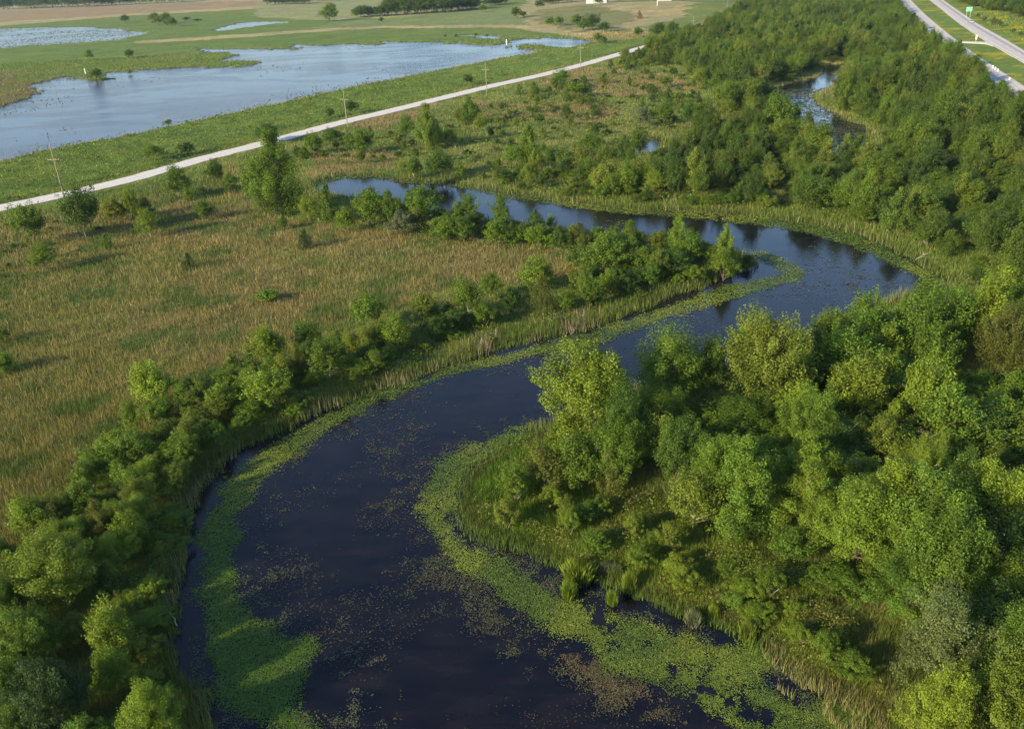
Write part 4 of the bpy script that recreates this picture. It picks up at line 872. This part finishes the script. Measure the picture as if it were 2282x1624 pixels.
# the remaining woodland: one object, real instanced trees
SRC = []
for key in (('round', 'mid'), ('feather', 'mid'), ('upright', 'mid')):
    for v, c in sorted(CROWNS.get(key, {}).items()): SRC.append((key[0], c))
SRC_ROUND = [i for i, s in enumerate(SRC)]
if FLOOD and SRC:
    fl = np.array([f[:5] for f in FLOOD]); vz = fl[:, :3]
    me = bpy.data.meshes.new('woodland'); me.vertices.add(len(fl)); me.vertices.foreach_set('co', vz.astype(np.float32).ravel())
    a = me.attributes.new('scl', 'FLOAT_VECTOR', 'POINT'); a.data.foreach_set('vector', fl[:, [3, 3, 4]].astype(np.float32).ravel())
    a = me.attributes.new('rotz', 'FLOAT_VECTOR', 'POINT'); rv = np.zeros((len(fl), 3), np.float32); rv[:, 2] = rng.random(len(fl)) * math.tau; a.data.foreach_set('vector', rv.ravel())
    a = me.attributes.new('pick', 'INT', 'POINT'); a.data.foreach_set('value', rng.integers(0, len(SRC), len(fl)).astype(np.int32))
    me.materials.append(M_wood); wo = tag(link('woodland', me), kind='stuff')
    ng = bpy.data.node_groups.new('woodland', 'GeometryNodeTree'); ng.interface.new_socket('Geometry', in_out='INPUT', socket_type='NodeSocketGeometry'); ng.interface.new_socket('Geometry', in_out='OUTPUT', socket_type='NodeSocketGeometry')
    N = ng.nodes; L = ng.links; gi = N.new('NodeGroupInput'); go = N.new('NodeGroupOutput'); iop = N.new('GeometryNodeInstanceOnPoints'); jn = N.new('GeometryNodeJoinGeometry')
    for k, c in reversed(SRC):
        oi = N.new('GeometryNodeObjectInfo'); oi.transform_space = 'ORIGINAL'; oi.inputs['Object'].default_value = c
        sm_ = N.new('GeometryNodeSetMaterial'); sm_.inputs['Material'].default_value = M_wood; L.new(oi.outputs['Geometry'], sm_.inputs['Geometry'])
        g2 = N.new('GeometryNodeGeometryToInstance'); L.new(sm_.outputs[0], g2.inputs[0]); L.new(g2.outputs[0], jn.inputs[0])
    def na(nm, t):
        q = N.new('GeometryNodeInputNamedAttribute'); q.data_type = t; q.inputs['Name'].default_value = nm; return q.outputs['Attribute']
    L.new(gi.outputs[0], iop.inputs['Points']); L.new(jn.outputs[0], iop.inputs['Instance']); iop.inputs['Pick Instance'].default_value = True
    L.new(na('pick', 'INT'), iop.inputs['Instance Index']); L.new(na('scl', 'FLOAT_VECTOR'), iop.inputs['Scale'])
    er = N.new('FunctionNodeEulerToRotation'); L.new(na('rotz', 'FLOAT_VECTOR'), er.inputs[0]); L.new(er.outputs[0], iop.inputs['Rotation'])
    L.new(iop.outputs[0], go.inputs[0]); md = wo.modifiers.new('trees', 'NODES'); md.node_group = ng

# ------------------------------------------------------------------ utility poles
POLES = [(148,457,323,'wooden utility pole nearest the camera, leaning over the gravel road at the left'), (775,284,203,'second utility pole along the gravel road, beside a dark round bush'), (1085,206,139,'third utility pole, where the road passes the photo middle'),
         (1294,153,91,'fourth utility pole, against the inlet of the wetland'), (1443,108,60,'fifth utility pole, against the tan hill'), (1544,72,38,'sixth utility pole, where the road enters the wood'), (1620,44,4,'utility pole standing inside the wood in the distance'), (1680,24,-18,'farthest utility pole, cut by the top edge of the photo')]
m0 = None
for px, yb, yt, lab in POLES:
    gx, gy, z, h, _ = solve(px, yb, yt, 10)
    e = empty('utility_pole', (gx, gy, z), math.radians(-4)); tag(e, lab, 'utility pole', 'utility poles along the gravel road')
    MB().tube([(0, 0, -.6), (0, 0, h * .5), (0, 0, h)], [.17, .14, .10], 10).build('pole', M_pole, e)
    ch = h * (.76 if px < 1000 else .74)
    MB().box((0, -.2, ch), (2.9, .11, .13)).build('crossarm', M_pole, e)
    for s in (-1, 1): MB().tube([(s * .75, -.24, ch - .06), (0, -.24, ch - .75)], [.03, .03], 6).build('brace', M_pole, e)
    for s in (-1.3, -.6, .6, 1.3): MB().tube([(s, -.2, ch + .05), (s, -.2, ch + .2), (s, -.2, ch + .28)], [.03, .06, .03], 8).build('insulator', M_metal, e)
    MB().tube([(0, 0, h), (0, 0, h + .22)], [.05, .03], 6).build('top_pin', M_metal, e)

# ------------------------------------------------------------------ highway furniture
gx, gy, z, h, w = solve(2157, 40, 17, 15)
M_green = mat('sign_green', (.02, .36, .22), .5); M_signw = mat('sign_white', (.62, .85, .74), .5)
e = empty('road_sign', (gx, gy, .5), math.atan2(gx, -gy) * 0 + math.radians(-22)); tag(e, 'green rectangular road sign on two posts beside the far carriageway', 'road sign')
W_, H_ = 3.3, 2.5; zb = h - H_
MB().box((0, 0, zb + H_ / 2), (W_, .06, H_)).build('sign_panel', M_green, e)
fr = MB()
for c_, s_ in (((0, -.04, zb + .09), (W_, .03, .16)), ((0, -.04, zb + H_ - .09), (W_, .03, .16)), ((-W_ / 2 + .09, -.04, zb + H_ / 2), (.16, .03, H_ - .34)), ((W_ / 2 - .09, -.04, zb + H_ / 2), (.16, .03, H_ - .34))): fr.box(c_, s_)
fr.build('border', M_signw, e)
# the lettering cannot be read in the photograph: two pale blurred rows of the same size
ln = MB()
for row, z_, n_ in ((0, zb + 1.68, 6), (1, zb + .95, 7)):
    for i in range(n_):
        ln.box(((i - (n_ - 1) / 2) * .36, -.04, z_), (.2, .02, .4))
ln.build('pale_lettering_rows', M_signw, e)
for s in (-1.1, 1.1): MB().box((s, .08, (zb + H_ * .8) / 2 - .2), (.14, .1, zb + H_ * .8 + .4)).build('post', M_cream, e)
def post(px, yb, yt, label, cat, nm, color, wd=.3, hh=None, panel=None):
    gx, gy, z, h, _ = solve(px, yb, yt, 4); h = hh or h
    e = empty(nm, (gx, gy, z), math.radians(-20)); tag(e, label, cat)
    MB().box((0, 0, h / 2 - .15), (wd * .4, wd * .3, h + .3)).build('post', color, e)
    if panel: MB().box((0, -.08, h - panel[1] / 2), (panel[0], .04, panel[1])).build('plate', panel[2], e)
    return e
M_yel = mat('pale_yellow', (.8, .76, .42), .6); M_wht = mat('white_paint', (.8, .8, .78), .6)
post(2174, 95, 79, 'pale yellow narrow sign on a post in the highway median', 'sign', 'median_sign', M_cream, .3, panel=(.7, 2.0, M_yel))
post(191, 166, 153, 'thin white gauge post in the wetland beside the islet', 'post', 'gauge_post', M_wht, .8)
e = post(1129, 100, 88, 'white gauge post with a small crossbar standing in the wetland', 'post', 'gauge_post', M_wht, .8); MB().box((0, 0, 1.6), (1.3, .1, .15)).build('crossbar', M_wht, e)
GR = 'white marker posts at the wood edge by the near carriageway'
for px, yb, yt, lb in ((2212.0, 153, 146, 'first of the short white posts by the near carriageway, counted from the far end'), (2217.5, 157, 150, 'second of the short white posts by the near carriageway'), (2223, 161, 154, 'third of the short white posts by the near carriageway'), (2249, 180, 173, 'lone short white post by the near carriageway, nearest the right edge')):
    post(px, yb, yt, lb, 'post', 'marker_post', M_wht, .9)['group'] = GR

# car
gx, gy = G(np.array(2168.), np.array(58.), .65); gx = float(gx); gy = float(gy)
k = int(np.argmin(np.hypot(aL[:, 0] - gx, aL[:, 1] - gy))); dr = between(aL, aR, .68)[k + 1] - between(aL, aR, .68)[k - 1]; pc = between(aL, aR, .68)[k]
e = empty('parked_car' if False else 'car', (pc[0], pc[1], .63), math.atan2(dr[1], dr[0]))
tag(e, 'small silver car driving on the far carriageway below the green sign', 'car')
M_car = mat('car_paint', (.62, .62, .64), .3, metal=.3, spec=.6); M_glass = mat('car_glass', (.03, .035, .045), .1, spec=.8); M_tyre = mat('tyre', (.03, .03, .03), .8); M_lamp = mat('lamp_glass', (.75, .75, .7), .2); M_red = mat('tail_red', (.5, .03, .03), .3)
def prism(name, prof, y0, y1, m, parent, inset=0):
    mb = MB(); n = len(prof); mb.v = [(a, y0 + (inset if b > .9 else 0), b) for a, b in prof] + [(a, y1 - (inset if b > .9 else 0), b) for a, b in prof]
    mb.f = [tuple(range(n)), tuple(range(n, 2 * n))[::-1]] + [((i + 1) % n, i, i + n, (i + 1) % n + n) for i in range(n)]; return mb.build(name, m, parent)
prism('body', [(-2.25, .32), (2.2, .32), (2.28, .62), (2.1, .82), (1.15, .93), (-1.6, .98), (-2.2, .92), (-2.3, .6)], -.88, .88, M_car, e)
prism('windows', [(1.1, .935), (.35, 1.36), (-1.1, 1.38), (-1.75, .985)], -.80, .80, M_glass, e, .08)
prism('roof', [(.45, 1.34), (.2, 1.45), (-1.0, 1.46), (-1.25, 1.36)], -.68, .68, M_car, e)
for sx in (-1.4, 1.4):
    for sy in (-.86, .86):
        wl = MB().tube([(sx, sy - .11, .33), (sx, sy + .11, .33)], [.33, .33], 16).build('wheel', M_tyre, e); MB().tube([(sx, sy - .125, .33), (sx, sy + .125, .33)], [.19, .19], 12).build('rim', M_metal, wl)
for sy in (-.62, .62):
    MB().box((2.2, sy, .68), (.14, .36, .14)).build('headlight', M_lamp, e); MB().box((-2.26, sy, .78), (.1, .34, .16)).build('tail_light', M_red, e)

# ------------------------------------------------------------------ buildings on the ridge, cut by the top edge
M_wallw = mat('white_siding', (.42, .43, .45), .7, .05, 3); M_roof = mat('grey_roof', (.22, .22, .23), .8, .1, 2); M_win = mat('window_glass', (.05, .06, .08), .15); M_cream2 = mat('cream_siding', (.5, .48, .42), .7, .05, 3); M_trim = mat('brown_trim', (.16, .10, .08), .8)
def house(px0, px1, yb, depth, wallh, roofh, label, cat, name, wm, rz, wins):
    gx, gy, z, h, w = solve((px0 + px1) / 2, yb, yb - 10, px1 - px0)
    e = empty(name, (gx, gy, z), rz); tag(e, label, cat)
    wb = MB(); wb.box((0, depth / 2, wallh / 2 - .5), (w, depth, wallh + 1))
    for sx in (-1, 1): wb.poly([(sx * w / 2, 0, wallh), (sx * w / 2, depth, wallh), (sx * w / 2, depth / 2, wallh + roofh)])
    wb.build('wall', wm, e)
    rb = MB(); o = .5; t = .18
    for s in (-1, 1):
        y0_ = depth / 2 + s * (depth / 2 + o); z0_ = wallh - roofh * o / (depth / 2); a = [(-w / 2 - o, y0_, z0_ + .03), (w / 2 + o, y0_, z0_ + .03), (w / 2 + o, depth / 2, wallh + roofh + .03), (-w / 2 - o, depth / 2, wallh + roofh + .03)]
        k_ = len(rb.v); rb.v += a + [(p[0], p[1], p[2] + t) for p in a]; rb.f += [(k_ + 3, k_ + 2, k_ + 1, k_), (k_ + 4, k_ + 5, k_ + 6, k_ + 7), (k_, k_ + 1, k_ + 5, k_ + 4), (k_ + 1, k_ + 2, k_ + 6, k_ + 5), (k_ + 3, k_, k_ + 4, k_ + 7)]
    rb.build('roof', M_roof, e)
    for (u, wz, ww, wh_) in wins:
        f = MB().box((u * w, -.03, wz), (ww + .3, .08, wh_ + .3)).build('window_frame', M_trim if wm is M_cream2 else M_wallw, e); MB().box((u * w, -.09, wz), (ww, .05, wh_)).build('pane', M_win, f)
    MB().box((w * .5 + .04, depth * .5, 1.1), (.08, 1.1, 2.2)).build('door', M_trim, e)
    return e
house(1306, 1352, 8.5, 14, 6.5, 3.5, 'white barn on the ridge, half behind a tree at the top edge', 'barn', 'barn', M_wallw, math.radians(-14), [])
house(1466, 1496, 4, 10, 5, 3, 'cream farmhouse with dark windows on the ridge at the top edge of the photo', 'house', 'farmhouse', M_cream2, math.radians(-8), [(-.25, 2.6, 2.4, 1.5), (.2, 2.6, 1.2, 1.5)])
post(1464.5, 14, 0, 'pale slim post in front of the cream farmhouse', 'post', 'yard_post', M_wht, .9)

# ------------------------------------------------------------------ small things on the shores
def fallen(px, yb, length, rad, ang, label, m, branches=2):
    gx, gy = G(np.array(float(px)), np.array(float(yb)), .3); e = empty('fallen_log', (float(gx), float(gy), .3), ang); tag(e, label, 'log')
    n = 7; R = random.Random(px); pts = [(length * (i / (n - 1) - .5), R.uniform(-.12, .12), .15 + .35 * i / (n - 1)) for i in range(n)]
    MB().tube(pts, [rad * (1 - .6 * i / (n - 1)) for i in range(n)], 8).build('stem', m, e)
    for b in range(branches):
        p = Vector(pts[2 + b * 2 if 2 + b * 2 < n else n - 1]); q = p + Vector((R.uniform(.3, .8), R.choice((-1, 1)) * R.uniform(.5, 1.1), R.uniform(.3, .9))); MB().tube([p, p.lerp(q, .5) + Vector((0, 0, .1)), q], [rad * .5, rad * .35, rad * .12], 6).build('branch', m, e)
M_dead = mat('bleached_wood', (.48, .43, .38), .85, .2, 5)
fallen(1250, 517, 3.6, .16, math.radians(-12), 'bleached fallen log on the spit beside the olive cedar', M_dead)
fallen(2048, 578, 2.0, .06, math.radians(30), 'pale bare branch sticking out of the channel below the far bank', M_dead, 4)
fallen(385, 1378, 3.6, .07, math.radians(-55), 'leaning dead stick among the reeds of the left bank', M_dead, 1)
M_tuft = foliage_mat('tussock_blade', 'obj', .3, .6, .15)
def tussock(px, yb, hpx, wpx, col, label):
    gx, gy, z, h, w = solve(px, yb, yb - hpx, wpx); z = -.02; R = rng; n = 1500
    b = R.normal(0, .16, (n, 2)); a = R.random(n) * math.tau; l = R.random(n) * .3 * np.clip(np.hypot(b[:, 0], b[:, 1]) * 4, .2, 1); th = np.arctan2(b[:, 1], b[:, 0]) + R.normal(0, .5, n)
    hh = R.uniform(.35, 1.0, n) * (1 - .5 * np.hypot(b[:, 0], b[:, 1])); wd = .0055
    v = np.empty((n, 4, 3)); dx, dy = np.cos(a) * wd, np.sin(a) * wd
    v[:, 0] = np.stack([b[:, 0] - dx, b[:, 1] - dy, np.zeros(n)], 1); v[:, 1] = np.stack([b[:, 0] + dx, b[:, 1] + dy, np.zeros(n)], 1)
    cx = b[:, 0] + np.cos(th) * l * .4; cy = b[:, 1] + np.sin(th) * l * .4; v[:, 2] = np.stack([cx + dx * .8, cy + dy * .8, hh * .65], 1); v[:, 3] = np.stack([b[:, 0] + np.cos(th) * l, b[:, 1] + np.sin(th) * l, hh], 1)
    me = mesh_np('reed_tussock', v.reshape(-1, 3), np.arange(n * 4).reshape(-1, 4), 4, M_tuft, var=np.repeat(R.random(n), 4)); o = link('reed_tussock', me); o.location = (gx, gy, z); o.scale = (w, w, h); o.color = (*COL[col], 1)
    tag(o, label, 'reeds', 'reed tussocks standing in the near bend')
for t in ((1268, 1330, 42, 30, 'bright', 'bright green tussock in the water, left of the pair off the headland'), (1364, 1345, 36, 22, 'bright', 'bright green drooping tussock in the water, right of the pair off the headland'), (1403, 1315, 48, 30, 'gold', 'yellowish reed clump in the water near the headland bushes'),
          (1290, 1290, 46, 64, 'gold', 'wide yellow green reed clump touching the headland shore'), (1350, 1274, 32, 26, 'grey', 'pale dry reed clump left of a greener one by the headland shore'), (1374, 1277, 32, 24, 'silver', 'grey green reed clump right of a dry one by the headland shore'),
          (1545, 1390, 34, 32, 'grey', 'dry pale tussock in open brown water by the headland'), (1590, 1372, 30, 22, 'lime', 'lime green tussock tucked under the headland shore bushes'), (1665, 1422, 42, 32, 'gold', 'tall yellow green tussock at the lower headland shore')): tussock(*t)
print('all', len(bpy.data.objects), round(time.time() - T0, 1))

# ------------------------------------------------------------------ haze: the air itself
hb = MB(); hb.box((0, 2200, 29.5), (14400, 4900, 67)); M_air = bpy.data.materials.new('air'); M_air.use_nodes = True; nt = M_air.node_tree
nt.nodes.remove(nt.nodes['Principled BSDF']); pv = nt.nodes.new('ShaderNodeVolumePrincipled'); pv.inputs['Density'].default_value = 0.00005; pv.inputs['Color'].default_value = (.62, .80, 1, 1); pv.inputs['Anisotropy'].default_value = .2
nt.links.new(pv.outputs[0], nt.nodes['Material Output'].inputs['Volume'])
tag(hb.build('haze', M_air), kind='stuff')
bpy.context.scene.cycles.volume_bounces = 0
